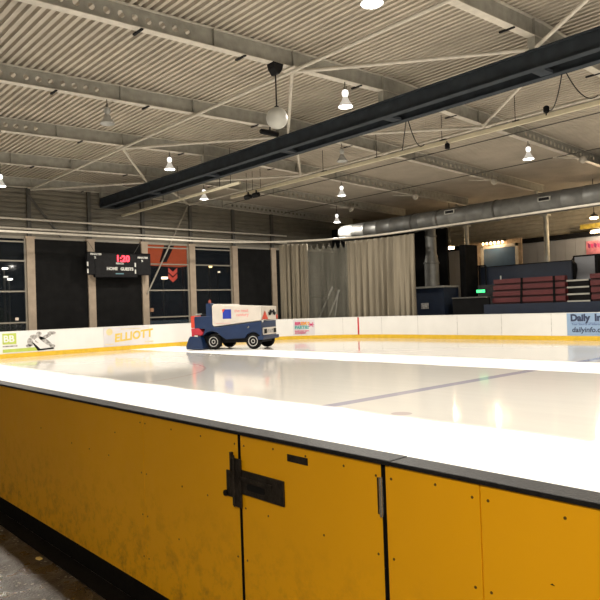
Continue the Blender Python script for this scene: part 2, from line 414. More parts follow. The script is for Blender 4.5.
# arc length param
def arclen(pts):
    s = [0]
    for a, b in zip(pts, pts[1:]): s.append(s[-1] + math.dist(a, b))
    return s
CP = [p for p in rinkpath(.42, 40)][41:]; CS = arclen(CP)
def cpoint(s):
    for i in range(len(CS)-1):
        if CS[i+1] >= s:
            t = (s-CS[i])/(CS[i+1]-CS[i]); a = Vector(CP[i]); b = Vector(CP[i+1]); d = (b-a).normalized()
            return a.lerp(b, t), Vector((-d.y, d.x))
def s_at(px):
    best = None; s = 0
    while s < CS[-1]-.1:
        p, _ = cpoint(s); d = p.x*F.x + p.y*F.y; l = p.x*R.x + p.y*R.y; q = 300+646*l/d
        if d > 0 and (best is None or abs(q-px) < best[0]): best = (abs(q-px), s)
        s += .05
    return best[1]
def curtain(px0, px1, m, label, folds, amp, scallop=0, flare=0):
    s0, s1 = s_at(px0), s_at(px1); N = int(folds*14); H = 26; vs = []; fs = []
    ph = random.random()*6
    for i in range(N+1):
        u = i/N; s = s0 + (s1-s0)*u; p, n = cpoint(s)
        for j in range(H+1):
            w = j/H
            A = amp*(.55+.45*w)*(1+.4*math.sin(u*17+ph))
            o = A*math.sin(u*folds*2*PI + .6*math.sin(u*11+ph) + .35*math.sin(w*3+u*9)) + .35*A*math.sin(u*folds*4.3*PI+1+w)
            zt = 5.52 - (scallop*abs(math.sin(u*scn*PI)) if scallop else 0)
            z = zt + (.95-zt)*w + (0 if not flare else -.03*math.sin(u*9))
            q = p + n*o
            vs.append((q.x, q.y, z))
    for i in range(N):
        for j in range(H): a = i*(H+1)+j; fs.append((a, a+1, a+H+2, a+H+1))
    o = MB().add(vs, fs).build('curtain', m, smooth=True)
    for p in o.data.polygons: p.use_smooth = True
    so = o.modifiers.new('thick', 'SOLIDIFY'); so.thickness = .012
    return tag(o, label, 'curtain')
scn = 7
curtain(281, 309, M['curtain'], 'narrow beige hanging curtain beside the black board, left of the sheer grey one', 6, .15)
curtain(307, 349, M['sheer'], 'sheer grey netting curtain with scalloped top between two beige ones', 9, .07, .38)
curtain(347, 416, M['curtain'], 'wide beige hanging curtain right of the sheer grey netting', 11, .16)
# dark room behind the curtains
m_ = MB(); m_.box((-32.2, 32.0, 0), (-22.6, 32.15, 7.2)); tag(m_.build('wall_corner', M['panelblack']), kind='structure')
# leaning poles seen through the netting
for (a, b, r, l) in (((316, 316), (327, 287), .06, 'white pole leaning behind the netting, leftmost of the leaning poles'), ((325, 316), (334, 290), .045, 'white pole leaning behind the netting, middle of the leaning poles'),
                  ((331, 316), (333, 290), .04, 'upright thin white pole behind the netting, rightmost of the leaning poles')):
    p0 = onY(a[0], 29.6, a[1]); p1 = onY(b[0], 29.6, b[1]); dx = (p1[0]-p0[0])/(p1[2]-p0[2])
    strut((p0[0]-dx*p0[2], 29.9, 0), (p1[0], 30.1, p1[2]), r, l, 'leaning_pole', 'white', 'pole', 'leaning poles')
p0 = onY(309, 29.3, 297); p1 = onY(328, 29.3, 297)
tb = thing('folding_trestle', (p0[0]+.5, 29.3, 0), 'dark trestle with flat top behind the netting', 'trestle')
MB().box((p0[0], 29.0, p0[2]-.05), (p1[0], 29.6, p0[2])).build('trestle_top', M['post'], tb)
for xx in (p0[0]+.1, p1[0]-.1):
    MB().tube((xx, 29.05, 0), (xx, 29.3, p0[2]-.05), .03).build('leg', M['post'], tb); MB().tube((xx, 29.55, 0), (xx, 29.32, p0[2]-.05), .03).build('leg', M['post'], tb)

# ---------------------------------------------------------------- rink boards
def ribbon(off0, off1, z0, z1, seg=24, lo=0, hi=None, extra=()):
    a = rinkpath(off0, seg)[lo:hi]; b = rinkpath(off1, seg)[lo:hi]; N = len(a); vs = []; fs = []
    for p, q in zip(a, b): vs += [(p[0], p[1], z0), (p[0], p[1], z1), (q[0], q[1], z1), (q[0], q[1], z0)]
    for i in range(N-1):
        for k in range(4): fs.append((4*i+k, 4*i+(k+1) % 4, 4*i+4+(k+1) % 4, 4*i+4+k))
    fs += [(0, 1, 2, 3), (4*N-4, 4*N-3, 4*N-2, 4*N-1)]
    return MB().add(vs, fs)
BT = 1.17
rb = thing('rink_boards', (-30.05, 14.4, 0), 'white dasher boards with yellow kick strip round the far sides of the ice', 'rink boards')
ribbon(.0, .12, 0, BT).build('board_wall', M['white'], rb, smooth=True)
ribbon(-.012, .0, .0, .20).build('kick_strip', M['yellowkick'], rb, smooth=True)
ribbon(-.01, .14, BT, BT+.02).build('top_cap', M['white'], rb, smooth=True)
BP = rinkpath(0, 40)[41:]; BS = arclen(BP)
s = 1.2
while s < 42:
    for i in range(len(BS)-1):
        if BS[i+1] >= s:
            t = (s-BS[i])/(BS[i+1]-BS[i]); a = Vector(BP[i]); b = Vector(BP[i+1]); p = a.lerp(b, t); d = (b-a).normalized(); break
    n = Vector((-d.y, d.x)); c = p - n*.003
    fr = Matrix(((d.x, n.x, 0, c.x), (d.y, n.y, 0, c.y), (0, 0, 1, 0), (0, 0, 0, 1)))
    MB().box((-.006, -.002, .2), (.006, .004, BT), fr).build('panel_joint', M['adgrey'], rb)
    s += 2.42
def bpoint(px):
    best = None; s = 0
    while s < BS[-1]-.1:
        for i in range(len(BS)-1):
            if BS[i+1] >= s: break
        t = (s-BS[i])/(BS[i+1]-BS[i]); a = Vector(BP[i]); b = Vector(BP[i+1]); p = a.lerp(b, t); dd = (b-a).normalized()
        d = p.x*F.x + p.y*F.y; l = p.x*R.x + p.y*R.y; q = 300+646*l/d
        if best is None or abs(q-px) < best[0]: best = (abs(q-px), p, dd)
        s += .05
    return best[1], best[2]
p, d = bpoint(357.5); n = Vector((-d.y, d.x)); fr = Matrix(((d.x, n.x, 0, p.x), (d.y, n.y, 0, p.y), (0, 0, 1, 0), (0, 0, 0, 1)))
MB().box((-.045, -.015, .2), (.045, .01, BT), fr).build('goal_line_mark', M['redline'], rb)
tag(rb.children[-1], 'red upright goal line mark')

# adverts on the boards
def board_ad_left(y0, y1, name, m, label, z0=.22, z1=1.15):   # on the end boards x = -30
    o = thing(name, (-29.99, (y0+y1)/2, z0), label, 'advert')
    MB().box((-29.998, y0, z0), (-29.985, y1, z1)).build('vinyl_sheet', m, o)
    return o
def fl_(y, z): return frame((-29.984, y, z), (0, 1, 0), (0, 0, 1))
y0 = onX(1, -30)[1]; y1 = onX(54, -30)[1]
ad = board_ad_left(y0, y1, 'board_advert', M['adwhite'], 'white board advert with lime logo square and hockey goalkeeper picture')
W = y1-y0
MB().box((-29.985, y0+.03, .62), (-29.978, y0+.62, 1.10)).build('logo_square', M['adgreen'], ad)
text('BB', 'logo_lettering', M['adwhite'], .42, frame((-29.976, y0+.06, .72), (0, 1, 0), (0, 0, 1)), ad, .004, .008)
MB().box((-29.985, y0+.03, .50), (-29.98, y0+.66, .56)).build('caption_bar', M['adgrey'], ad)
MB().prism([(y0+.03, .26), (y0+1.75, .26), (y0+1.45, .42), (y0+.03, .40)], -29.985, -29.98, 'x').build('green_strip', M['adgreen'], ad)
gx = -29.979
g_ = MB()
def ell(cy, cz, ry, rz, rot=0, n=12):
    c, q = math.cos(rot), math.sin(rot)
    return [(y0+cy + ry*math.cos(t*2*PI/n)*c - rz*math.sin(t*2*PI/n)*q, cz + ry*math.cos(t*2*PI/n)*q + rz*math.sin(t*2*PI/n)*c) for t in range(n)]
for e_ in (ell(1.62, 1.03, .12, .09), ell(1.5, .86, .30, .12, -.2), ell(1.22, .66, .13, .20, .2), ell(1.14, .50, .12, .07), ell(2.2, 1.03, .20, .075), ell(1.95, .88, .25, .08, .4),
           ell(1.92, .66, .36, .10, -.65), ell(2.22, .42, .13, .08), ell(1.60, .70, .16, .10)):
    g_.prism(e_, -29.985, gx, 'x')
g_.build('goalkeeper_picture', M['adgrey'], ad)
MB().prism([(y0+1.42, .78), (y0+1.55, .86), (y0+2.0, .46), (y0+1.85, .34)], gx, gx+.003, 'x').build('goal_stick_blade', M['adwhite'], ad)
MB().prism([(y0+1.28, .66), (y0+1.38, .62), (y0+1.66, .33), (y0+2.25, .36), (y0+2.3, .29), (y0+1.55, .25)], gx, gx+.004, 'x').build('goal_stick', M['black'], ad)
y0 = onX(103, -30)[1]; y1 = onX(148.5, -30)[1]
ad = board_ad_left(y0, y1, 'board_advert', M['adlilac'], 'pale lilac board advert with slanting gold word ELLIOTT')
Mx = fl_(y0+.55, .42) @ Matrix.Rotation(math.radians(5), 4, 'Z')
text('ELLIOTT', 'advert_lettering', M['txtgold'], .56, Mx, ad, .003, .02, .15)
MB().lathe([(0.001, 0), (.17, 0), (.17, .006), (.001, .006)], (-29.986, y0+.3, .93), 16, 'x').build('gold_badge', mat('pale_gold', (.75, .62, .33), .5), ad)
for zz, a, b in ((1.02, .9, 2.0), (.30, .05, .5), (.32, 2.2, 2.7)): MB().box((-29.985, y0+a, zz), (-29.982, y0+b, zz+.05)).build('small_print', mat('faint_gold', (.68, .6, .42), .5), ad)
# far boards: parties advert (on the curved corner) and blue newspaper advert
sp = s_at(302)
pa, _ = bpoint(292.5); pb, _ = bpoint(314)
ps = [bpoint(292.5 + 21.5*i/8)[0] for i in range(9)]
ad = thing('board_advert', ((pa.x+pb.x)/2, (pa.y+pb.y)/2, .3), 'small white birthday parties advert on the curved corner boards', 'advert')
vs = []; fs = []
for p in ps:
    c = Vector((RX0+RR, RY1-RR)); 
    n = (c-p) if p.x < RX0+RR and p.y > RY1-RR else Vector((0, -1)); n.normalize()
    for o_ in (.004, .012): vs += [(p.x+n.x*o_, p.y+n.y*o_, .24), (p.x+n.x*o_, p.y+n.y*o_, 1.12)]
for i in range(8): fs.append((4*i+2, 4*i+3, 4*i+7, 4*i+6)); fs.append((4*i+3, 4*i+1, 4*i+5, 4*i+7)); fs.append((4*i, 4*i+2, 4*i+6, 4*i+4)); fs.append((4*i, 4*i+1, 4*i+5, 4*i+4))
MB().add(vs, fs).build('vinyl_sheet', M['adlilac'], ad)
dd = (pb-pa).normalized(); pm = (pa+pb)/2; nn = Vector((dd.y, -dd.x))
w_ = (pb-pa).length
# words follow the curve: each word is set tangent to its own stretch of board
def curvetext(px, z, body, m, size, bold=.004):
    p, d = bpoint(px); n = Vector((d.y, -d.x)); o_ = p + n*.04
    text(body, 'advert_lettering', m, size, frame((o_.x, o_.y, z), (d.x, d.y, 0), (0, 0, 1)), ad, .006, bold)
curvetext(294, .82, 'BIRTH', M['magenta'], .25, .008); curvetext(300.2, .82, 'DAY', M['orange'], .25, .008)
curvetext(293.6, .60, 'PARTIES', M['teal'], .24, .008)
curvetext(294, .44, 'book your party', M['magenta'], .13); curvetext(294, .33, 'at reception', M['magenta'], .13)
p, d = bpoint(310.3); n = Vector((d.y, -d.x)); fr = frame((p.x+n.x*.012, p.y+n.y*.012, .82), (d.x, d.y, 0), (0, 0, 1))
sw = MB(); 
for ang in (45, -45, 0): sw.box((-.17, -.022, 0), (.17, .022, .012), fr @ Matrix.Rotation(math.radians(ang), 4, 'Z'))
sw.build('pink_starburst', M['magenta'], ad)
x0 = onY(566.2, 26.9)[0]; x1 = x0+4.2
ad = thing('board_advert', ((x0+x1)/2, 26.88, .22), 'pale blue Daily Info advert at the right end of the boards', 'advert')
MB().box((x0, 26.88, .22), (x1, 26.897, 1.165)).build('vinyl_sheet', M['adblue'], ad)
def fr_(x, z): return frame((x, 26.878, z), (1, 0, 0), (0, 0, 1))
text('Daily', 'advert_lettering', M['txtnavy'], .40, fr_(x0+.16, .84), ad, .003, .02); text('Info', 'advert_lettering', M['txtnavy'], .40, fr_(x0+1.18, .84), ad, .003, .02)
text('Your Source of Information', 'advert_lettering', M['txtblue'], .13, fr_(x0+.2, .66), ad, .003, .003)
text('dailyinfo.co.uk', 'advert_lettering', M['txtnavy'], .30, fr_(x0+.2, .37), ad, .003, .006, .15)
MB().box((x0+.16, 26.876, .755), (x0+3.3, 26.88, .765)).build('rule_line', M['txtblue'], ad)

# ---------------------------------------------------------------- scoreboard
yl = onX(88, -31.55)[1]; yr = onX(151.5, -31.55)[1]; yc0 = onX(97, -31.4)[1]; yc1 = onX(139, -31.4)[1]
sb = thing('scoreboard', (-31.5, (yl+yr)/2, 3.75), 'black ice hockey scoreboard with red digits hung in front of the boarded bay', 'scoreboard')
MB().box((-31.7, yc0, 3.72), (-31.45, yc1, 4.98)).build('main_panel', M['black'], sb, bevel=.02)
for (a, b, xs) in ((yl, yc0, (-31.5, -31.45)), (yc1, yr, (-31.45, -31.5))):
    MB().box((-31.7, a, 3.85), (-31.46, b, 5.02)).build('penalty_panel', M['black'], sb, bevel=.02)
def fs_(y, z): return frame((-31.44, y, z), (0, 1, 0), (0, 0, 1))
ycm = (yc0+yc1)/2
def sx_(px): return onX(px, -31.44)[1]
text('1:20', 'clock_digits', M['led'], .46, fs_(sx_(117.5), 4.55), sb, .004, .012)
text('PERIOD', 'score_lettering', M['txtwhite'], .13, fs_(sx_(117.5), 4.40), sb, .003, .004)
text('HOME', 'score_lettering', M['txtwhite'], .21, fs_(sx_(108.2), 4.10), sb, .003, .010)
text('GUESTS', 'score_lettering', M['txtwhite'], .21, fs_(sx_(122), 4.09), sb, .003, .010)
MB().box((-31.45, sx_(117), 3.88), (-31.44, sx_(125), 3.94)).build('maker_plate', mat('teal_label', (.12, .25, .3), .5), sb)
text('PENALTIES', 'score_lettering', M['txtwhite'], .125, frame((-31.45, sx_(92.2), 4.86), (0, 1, 0), (0, 0, 1)), sb, .003, .006)
text('%', 'score_lettering', M['txtwhite'], .15, frame((-31.45, sx_(96), 4.68), (0, 1, 0), (0, 0, 1)), sb, .003, .006)
text('PENALTIES', 'score_lettering', M['txtwhite'], .125, frame((-31.45, sx_(139.5), 4.74), (0, 1, 0), (0, 0, 1)), sb, .003, .006)
text('%', 'score_lettering', M['txtwhite'], .15, frame((-31.45, sx_(143), 4.56), (0, 1, 0), (0, 0, 1)), sb, .003, .006)
for px in (88.6, 136.2):
    for z in (4.28, 3.92): MB().box((-31.455, sx_(px), z), (-31.435, sx_(px)+.07, z+.22)).build('player_label', M['txtwhite'], sb)
for ya, yb in ((yc0+.1, yc0-.3), (yc1-.1, yc1+.3)): MB().tube((-31.6, ya, 4.98), (-31.6, yb+(.5 if yb < ya else -.5)*0, 5.58), .012, 6).build('hanging_wire', M['post'], sb)

# ---------------------------------------------------------------- roof steel
def rafter(x, k):
    labs = ['over the right side of the rink', 'meeting the dark beam at top right', "carrying the white globe's bracket", 'under the upper left unlit lamp',
            'second from the ribbed end wall', 'next to the ribbed end wall', 'flush against the ribbed end wall']
    o = thing('roof_rafter', (x, 15.3, zb(15.3)), 'long grey steel roof rafter pierced with holes, ' + labs[k], 'roof beam', 'roof rafters')
    H = .45; web = MB(); t = .012
    def seg(y0, y1):
        a, b = zb(y0), zb(y1)
        web.add([(x-t, y0, a+.015), (x-t, y1, b+.015), (x-t, y1, b+H), (x-t, y0, a+H), (x+t, y0, a+.015), (x+t, y1, b+.015), (x+t, y1, b+H), (x+t, y0, a+H)],
                [(0, 1, 2, 3), (4, 5, 6, 7), (0, 1, 5, 4), (3, 2, 6, 7)])
    def cell(y0, y1):
        yc = (y0+y1)/2; a = zb(yc); zc = a + .015 + (H-.015)/2; hw = (y1-y0)/2; hh = (H-.015)/2; n = 16; vs = []; fs = []
        for s_ in (-t, t):
            for i in range(n):
                an = 2*PI*i/n + PI/n*0; c, s2 = math.cos(an), math.sin(an); kx = min(hw/abs(c) if abs(c) > 1e-6 else 9, hh/abs(s2) if abs(s2) > 1e-6 else 9)
                # snap to corners
                px_, pz_ = kx*c, kx*s2
                vs.append((x+s_, yc+px_, zc+pz_))
            for i in range(n):
                an = 2*PI*i/n; vs.append((x+s_, yc+.08*math.cos(an), zc+.08*math.sin(an)))
            base = len(vs); 
            for cy, cz in ((hw, hh), (-hw, hh), (-hw, -hh), (hw, -hh)): vs.append((x+s_, yc+cy, zc+cz))
        st = 2*n+4
        for q in (0, 1):
            o0 = q*st
            for i in range(n): fs.append((o0+i, o0+(i+1) % n, o0+n+(i+1) % n, o0+n+i))
            # corner triangles
            ca = math.atan2(hh, hw)
            for ci, an in enumerate((ca, PI-ca, PI+ca, 2*PI-ca)):
                i = int(an/(2*PI/n)); fs.append((o0+i, o0+2*n+ci, o0+(i+1) % n))
        for i in range(n): fs.append((n+i, n+(i+1) % n, st+n+(i+1) % n, st+n+i))
        web.add(vs, fs)
    holes = [(2.0, 8.2), (23.2, 29.2)]; y = -4.9; pitch = .33
    while y < 33.9:
        if any(a <= y < b for a, b in holes): cell(y, y+pitch); y += pitch
        else:
            nxt = min([a for a, b in holes if a > y] + [15.3 if y < 15.3 else 99, 34.0]); seg(y, nxt); y = nxt
    web.build('web_plate', M['galv'], o)
    for nm, z0, z1, w in (('bottom_flange', 0, .018, .11), ('top_flange', .45, .468, .09)):
        fb = MB()
        for ya, yb in ((-4.9, 15.3), (15.3, 34.0)):
            a, b = zb(ya), zb(yb)
            fb.add([(x-w, ya, a+z0), (x+w, ya, a+z0), (x+w, yb, b+z0), (x-w, yb, b+z0), (x-w, ya, a+z1), (x+w, ya, a+z1), (x+w, yb, b+z1), (x-w, yb, b+z1)],
                   [(0, 1, 2, 3), (4, 5, 6, 7), (0, 1, 5, 4), (1, 2, 6, 5), (2, 3, 7, 6), (3, 0, 4, 7)])
        fb.build(nm, M['galvlight'], o)
    for y in (8.8, 11.3, 14.9, 20.0, 22.6): MB().box((x-.085, y-.008, zb(y)+.018), (x+.085, y+.008, zb(y)+.45)).build('web_stiffener', M['galv'], o)
    for y in (6.9, 9.7, 13.9): MB().box((x-.30, y-.03, zb(y)-.03), (x+.1, y+.03, zb(y)+.01)).build('clamp', M['black'], o)
    if x > -31:
        for y in (16.9, 18.6): MB().box((x-.36, y-.03, zb(y)-.03), (x+.1, y+.03, zb(y)+.01)).build('clamp', M['black'], o)
    return o
for k, x in enumerate(RXS): rafter(x if k < 6 else x+.0, k)

# spine beam
sbm = thing('spine_beam', (-3, 15.3, 7.4), 'huge dark navy twin steel beam crossing under the middle of the roof', 'beam')
MB().ibeam_x(-32.0, 27, 14.93, 7.40, 7.88, .24, .03).build('girder', M['navybeam'], sbm)
MB().ibeam_x(-32.0, 27, 15.70, 7.40, 7.88, .24, .03).build('girder', M['navybeam'], sbm)
for x in RXS: MB().box((x-.16, 15.05, 7.42), (x+.16, 15.58, 7.5)).build('batten_plate', M['navybeam'], sbm); MB().box((x-.10, 14.84, 7.88), (x+.10, 15.80, 8.205)).build('bearing_block', M['galv'], sbm)
MB().box((-32.05, 14.81, 7.38), (-32.0, 15.82, 7.9)).build('end_plate', M['navybeam'], sbm)
# longitudinal ties and diagonal struts
lt = thing('roof_tie', (-3, 11.3, 7.93), 'long pale steel tie tube running under the rafters this side of the dark beam', 'tie', 'long roof ties')
MB().tube((-32, 11.3, 8.02), (27, 11.3, 8.02), .05).build('tie_tube', M['galvlight'], lt, smooth=True)
lt2 = thing('roof_tie', (-3, 20.0, 7.93), 'long pale steel tie tube running under the rafters beyond the dark beam', 'tie', 'long roof ties')
MB().tube((-32, 20.3, 8.0), (27, 20.3, 8.0), .05).build('tie_tube', M['galvlight'], lt2, smooth=True)
for k in (0, 2, 4, 6):
    for y, t_ in ((11.3, lt), (20.3, lt2)):
        MB().box((RXS[k]-.25, y-.16, 8.04), (RXS[k]+.25, y+.16, 8.075)).build('node_plate', M['galvlight'], t_)
names = {0: 'right edge of the view', 2: 'globe', 4: 'scoreboard', 6: 'end wall'}
for k in (0, 2, 4, 6):
    for j in (k-1, k+1):
        if j < 0 or j > 6: continue
        side = 'right' if j < k else 'left'
        for (y, yb, w) in ((11.3, 14.95, 'near'), (20.3, 15.7, 'far')):
            x = RXS[k]
            nm = {(0, 'near'): 'at the top right corner', (2, 'near'): 'beside the white globe', (4, 'near'): 'above the lit left lamp', (6, 'near'): 'at the end wall, near side',
                  (0, 'far'): 'beyond the right edge', (2, 'far'): 'beyond the dark beam at right', (4, 'far'): 'above the sheer netting', (6, 'far'): 'at the end wall, far side'}[(k, w)]
            strut((x, y, 8.0), (RXS[j] + (.45 if (k, j) == (2, 3) else 0), yb, 7.92), .05, 'pale diagonal strut, the %s one from the roof node %s' % (side, nm), 'roof_strut', 'galvlight', 'strut', 'diagonal roof struts')

# suspended cream rails beyond the beam
cr = thing('lighting_rail', (-5, 19.5, 7.4), 'long cream rail hung on thin rods beyond the dark beam', 'rail')
MB().box((-26.7, 19.37, 7.48), (27, 19.49, 7.61)).build('rail_bar', M['cream'], cr)
for px in (322, 376, 442, 516, 251, 259, 245):
    x = onY(px, 19.43, 140)[0]; MB().tube((x, 19.43, 7.6), (x, 19.43, zb(19.4)+.46), .012, 6).build('hanger_rod', M['black'], cr)
for px in (322, 376, 442, 516):
    x = onY(px, 19.43, 140)[0]; MB().box((x-.12, 19.44, 7.62), (x+.12, 19.58, 7.68)).build('rod_clamp', M['post'], cr)
strut((-27.0, 19.75, 7.72), (27, 19.75, 7.72), .03, 'thin grey conduit running beside the cream rail', 'conduit', 'galv', 'conduit')
b0 = onX(128, -32.1)
cr2 = thing('short_rail', (-27, 16.4, 7.05), 'short cream rail hung below the left end of the dark beam', 'rail')
MB().box((-32.1, 16.04, 7.03), (-21.5, 16.16, 7.12)).build('rail_bar', M['cream'], cr2)
for px in (152, 163, 178, 220, 231):
    x = onY(px, 16.1, 195)[0]
    MB().tube((x, 16.1, 7.12), (x, 16.1, zb(16.1)+.46), .014, 6).build('hanger_rod', M['black'], cr2)
# cluster of small stage lights on the rail end
for px, lab in ((248, 'small black spotlight clamped near the left end of the cream rail, left of its pair'), (256, 'small black spotlight clamped near the left end of the cream rail, right of its pair')):
    x, y, z = onY(px, 19.3, 193)
    c = thing('spotlight', (x, 19.3, 7.3), lab, 'spotlight', 'small spotlights on the cream rail')
    MB().lathe([(.07, -.22), (.12, -.2), (.13, .05), (.10, .2), (.04, .24)], (x, 19.3, 7.32), 14, 'x').build('lamp_body', M['black'], c, smooth=True)
    MB().box((x-.02, 19.28, 7.32), (x+.02, 19.34, 7.56)).build('bracket', M['black'], c)
for px, py, l in ((446, 146, 'small black spotlight under the cream rail, left of the right-hand lit lamp'), (545, 109, 'small black spotlight above the cream rail near the dangling cable')):
    x, y, z = onY(px, 19.3, py)
    c = thing('spotlight', (x, 19.3, z), l, 'spotlight')
    MB().lathe([(.05, -.1), (.09, -.08), (.09, .08), (.04, .12)], (x, 19.38, z), 12, 'z').build('lamp_body', M['black'], c, smooth=True)
    MB().box((x-.02, 19.36, z), (x+.02, 19.44, 7.55)).build('bracket', M['black'], c)
# cables hanging from the beam
def cable(pts, label):
    P = []
    for i in range(13):
        t = i/12; a, b, sag = pts
        p = Vector(a).lerp(Vector(b), t); p.z -= sag*4*t*(1-t); P.append(tuple(p))
    tag(MB().path(P, .016, 6).build('cable', M['black'], smooth=True), label, 'cable')
def by(px, py): x, y, z = onY(px, 15.8, py); return x
cable(((by(563, 76), 15.75, 7.41), (onY(557, 19.4)[0], 19.4, 7.68), .25), 'black cable dropping from the dark beam onto the cream rail at top right')
cable(((by(567, 76), 15.75, 7.41), (onY(606, 19.4)[0], 19.4, 7.75), .3), 'black cable drooping from the dark beam to the right edge')
cable(((by(407, 118), 15.75, 7.41), (onY(408, 19.4)[0], 19.4, 7.66), .0), 'straight black cable between dark beam and cream rail near the middle')
cable(((by(409, 118), 15.75, 7.41), (onY(430, 19.4)[0], 19.4, 7.66), .35), 'drooping black cable between dark beam and cream rail near the middle')
# long dark conduits below the far rafters
strut((-31, 22.0, zb(22)-.05), (27, 22.0, zb(22)-.05), .02, 'thin dark conduit under the far rafters, nearer to the cream rail', 'conduit', 'post', 'conduit')
strut((-31, 26.6, zb(26.6)-.05), (27, 26.6, zb(26.6)-.05), .02, 'thin dark conduit under the far rafters, nearer to the big duct', 'conduit', 'post', 'conduit')

# ---------------------------------------------------------------- lamps
POWER = 430
def make_lamp(lit):
    o = thing('high_bay_lamp', (0, 0, 0), 'x', 'lamp', 'bell-shaped high bay lamps')
    MB().tube((0, 0, 0), (0, 0, -.12), .014, 6).tube((-.06, 0, -.03), (-.06, 0, -.17), .008, 6).tube((.06, 0, -.03), (.06, 0, -.17), .008, 6).build('hanger', M['black'], o)
    MB().lathe([(.03, -.12), (.07, -.14), (.095, -.19), (.095, -.25), (.07, -.31), (.055, -.34)], (0, 0, 0), 20).build('ballast_housing', M['glow2'] if lit else M['acrylic'], o, smooth=True)
    MB().lathe([(.06, -.33), (.08, -.36), (.11, -.44), (.165, -.53), (.215, -.60), (.205, -.615), (.155, -.54), (.10, -.45), (.05, -.35)], (0, 0, 0), 28).build('reflector', M['glow'] if lit else M['acrylic'], o, smooth=True)
    if lit: MB().lathe([(.001, -.585), (.20, -.59), (.20, -.60), (.12, -.625), (.001, -.635)], (0, 0, 0), 28).build('lens', M['lens'], o, smooth=True)
    return o
LP = [  # x index, y, lit, label
 (1, 9.0, 1, 'lit bell lamp at the top edge of the view, glaring, nearest to the viewer'),
 (2, 13.3, 1, 'lit bell lamp just in front of the dark beam, right of the white globe'),
 (4, 13.3, 1, 'lit bell lamp in front of the left part of the dark beam'),
 (3, 8.4, 0, 'unlit bell lamp at upper left, under the third rafter'),
 (5, 8.4, 1, 'lit bell lamp at the left edge of the view'),
 (2, 23.5, 1, 'lit bell lamp at right, under the far ribbed roof slope'),
 (4, 23.0, 1, 'lit bell lamp above the curtains, upper of two nearly in line'),
 (5, 27.5, 1, 'lit bell lamp just above the curtain track, lower of two nearly in line'),
 (5, 18.1, 1, 'small lit bell lamp above the ice resurfacer, beneath the dark beam'),
 (3, 18.1, 0, 'unlit bell lamp just beyond the dark beam, in front of the cream rail'),
 (2, 3.4, 1, 'lit bell lamp outside the left edge, near the yellow barrier'),
 (4, 3.4, 1, 'lit bell lamp outside the left edge, farther off'),
 (0, 13.1, 1, 'lit bell lamp outside the right edge, over the rink'),
 (0, 3.4, 1, 'lit bell lamp overhead behind the viewer, over the barrier'),
 (0, 22.9, 1, 'lit bell lamp outside the right edge, over the far ice'),
]
protos = {}
rodref = {'_o': (0, 0, 0)}
def add_lamp(x, y, lit, lab):
    o = protos.get(lit)
    if o is None: o = make_lamp(lit); protos[lit] = o
    else: o = dup(o)
    drop = .1 if x > -27 else (.32 if y < 12 else .12 if y < 20 else .4)
    o.location = (x, y, zb(y)-drop); o['label'] = lab
    rod = MB().tube((0, 0, -.01), (0, 0, drop), .014, 6); rod = rod.build('suspension_rod', M['black'], rodref); rod.parent = o
    if lit:
        l = bpy.data.lights.get('bay_light') or bpy.data.lights.new('bay_light', 'AREA')
        l.shape = 'DISK'; l.size = .44; l.energy = POWER; l.color = (1, .93, .82)
        b = bpy.data.objects.new('lamp_bulb', l); COL.objects.link(b); b.location = (x, y, zb(y)-drop-.65)
for k, y, lit, lab in LP: add_lamp(RXS[k], y, lit, lab)
for x in (1.9, 11.6, 21.3):
    for y in (8.3, 18.1): add_lamp(x, y, 1, 'lit bell lamp over the right half of the rink outside the view')
for x in (6.75, 16.45):
    for y in (13.1, 22.9): add_lamp(x, y, 1, 'lit bell lamp over the right half of the rink outside the view')

# white globe on black bracket
gx_, gy_, gz_ = -12.65, 10.73, 6.68
gl = thing('globe_light', (gx_, gy_, gz_), 'round frosted white globe hanging on a black rod from the rafter', 'globe lamp')
import math as _m
MB().lathe([(max(.001, .28*math.sin(PI*i/16)), .28*math.cos(PI*i/16)) for i in range(17)], (gx_, gy_, gz_-.0), 28).build('globe', M['globe'], gl, smooth=True)
MB().tube((gx_, gy_, gz_+.27), (gx_, gy_, 7.9), .02, 8).build('rod', M['black'], gl)
MB().prism([(gy_-.17, 8.08), (gy_+.17, 8.08), (gy_+.12, 7.92), (gy_+.03, 7.80), (gy_-.03, 7.80), (gy_-.14, 7.94)], gx_-.13, gx_+.13, 'x').build('bracket', M['black'], gl)
MB().lathe([(.03, .27), (.07, .275), (.05, .31), (.02, .32)], (gx_, gy_, gz_), 14).build('gallery_cap', M['black'], gl)
# dark slim speaker hanging behind it
x, y, z = onX(270, -17.5, 133)
sp_ = thing('roof_speaker', (x, y, z), 'slim black loudspeaker under the rafter below the white globe', 'speaker')
MB().lathe([(.03, -.45), (.09, -.4), (.10, 0), (.09, .4), (.03, .45)], (x, y, z), 12, 'y').build('speaker_body', M['black'], sp_, smooth=True)
MB().box((x-.02, y-.02, z), (x+.02, y+.02, zb(y)+.01)).build('bracket', M['black'], sp_)
# small round floodlights on arms along y = 28.5
for k, lab in ((2, 'at the right edge'), (3, 'above the duct, right one'), (4, 'above the duct, middle one'), (5, 'above the curtains, left one')):
    x = RXS[k]; y = 28.4 if k > 2 else 27.4; z = zb(y)-.12
    o = thing('arm_floodlight', (x+.5, y, z), 'small round pale floodlight on an arm from a far rafter, ' + lab, 'floodlight', 'arm floodlights')
    MB().tube((x-.5, y-.9, zb(y)-.03), (x+.3, y, z+.02), .03, 8).build('arm', M['galvlight'], o)
    MB().lathe([(.05, -.1), (.14, -.05), (.16, .05), (.001, .07)], (x+.35, y, z-.05), 14, 'y').build('lamp_head', M['galvlight'], o, smooth=True)

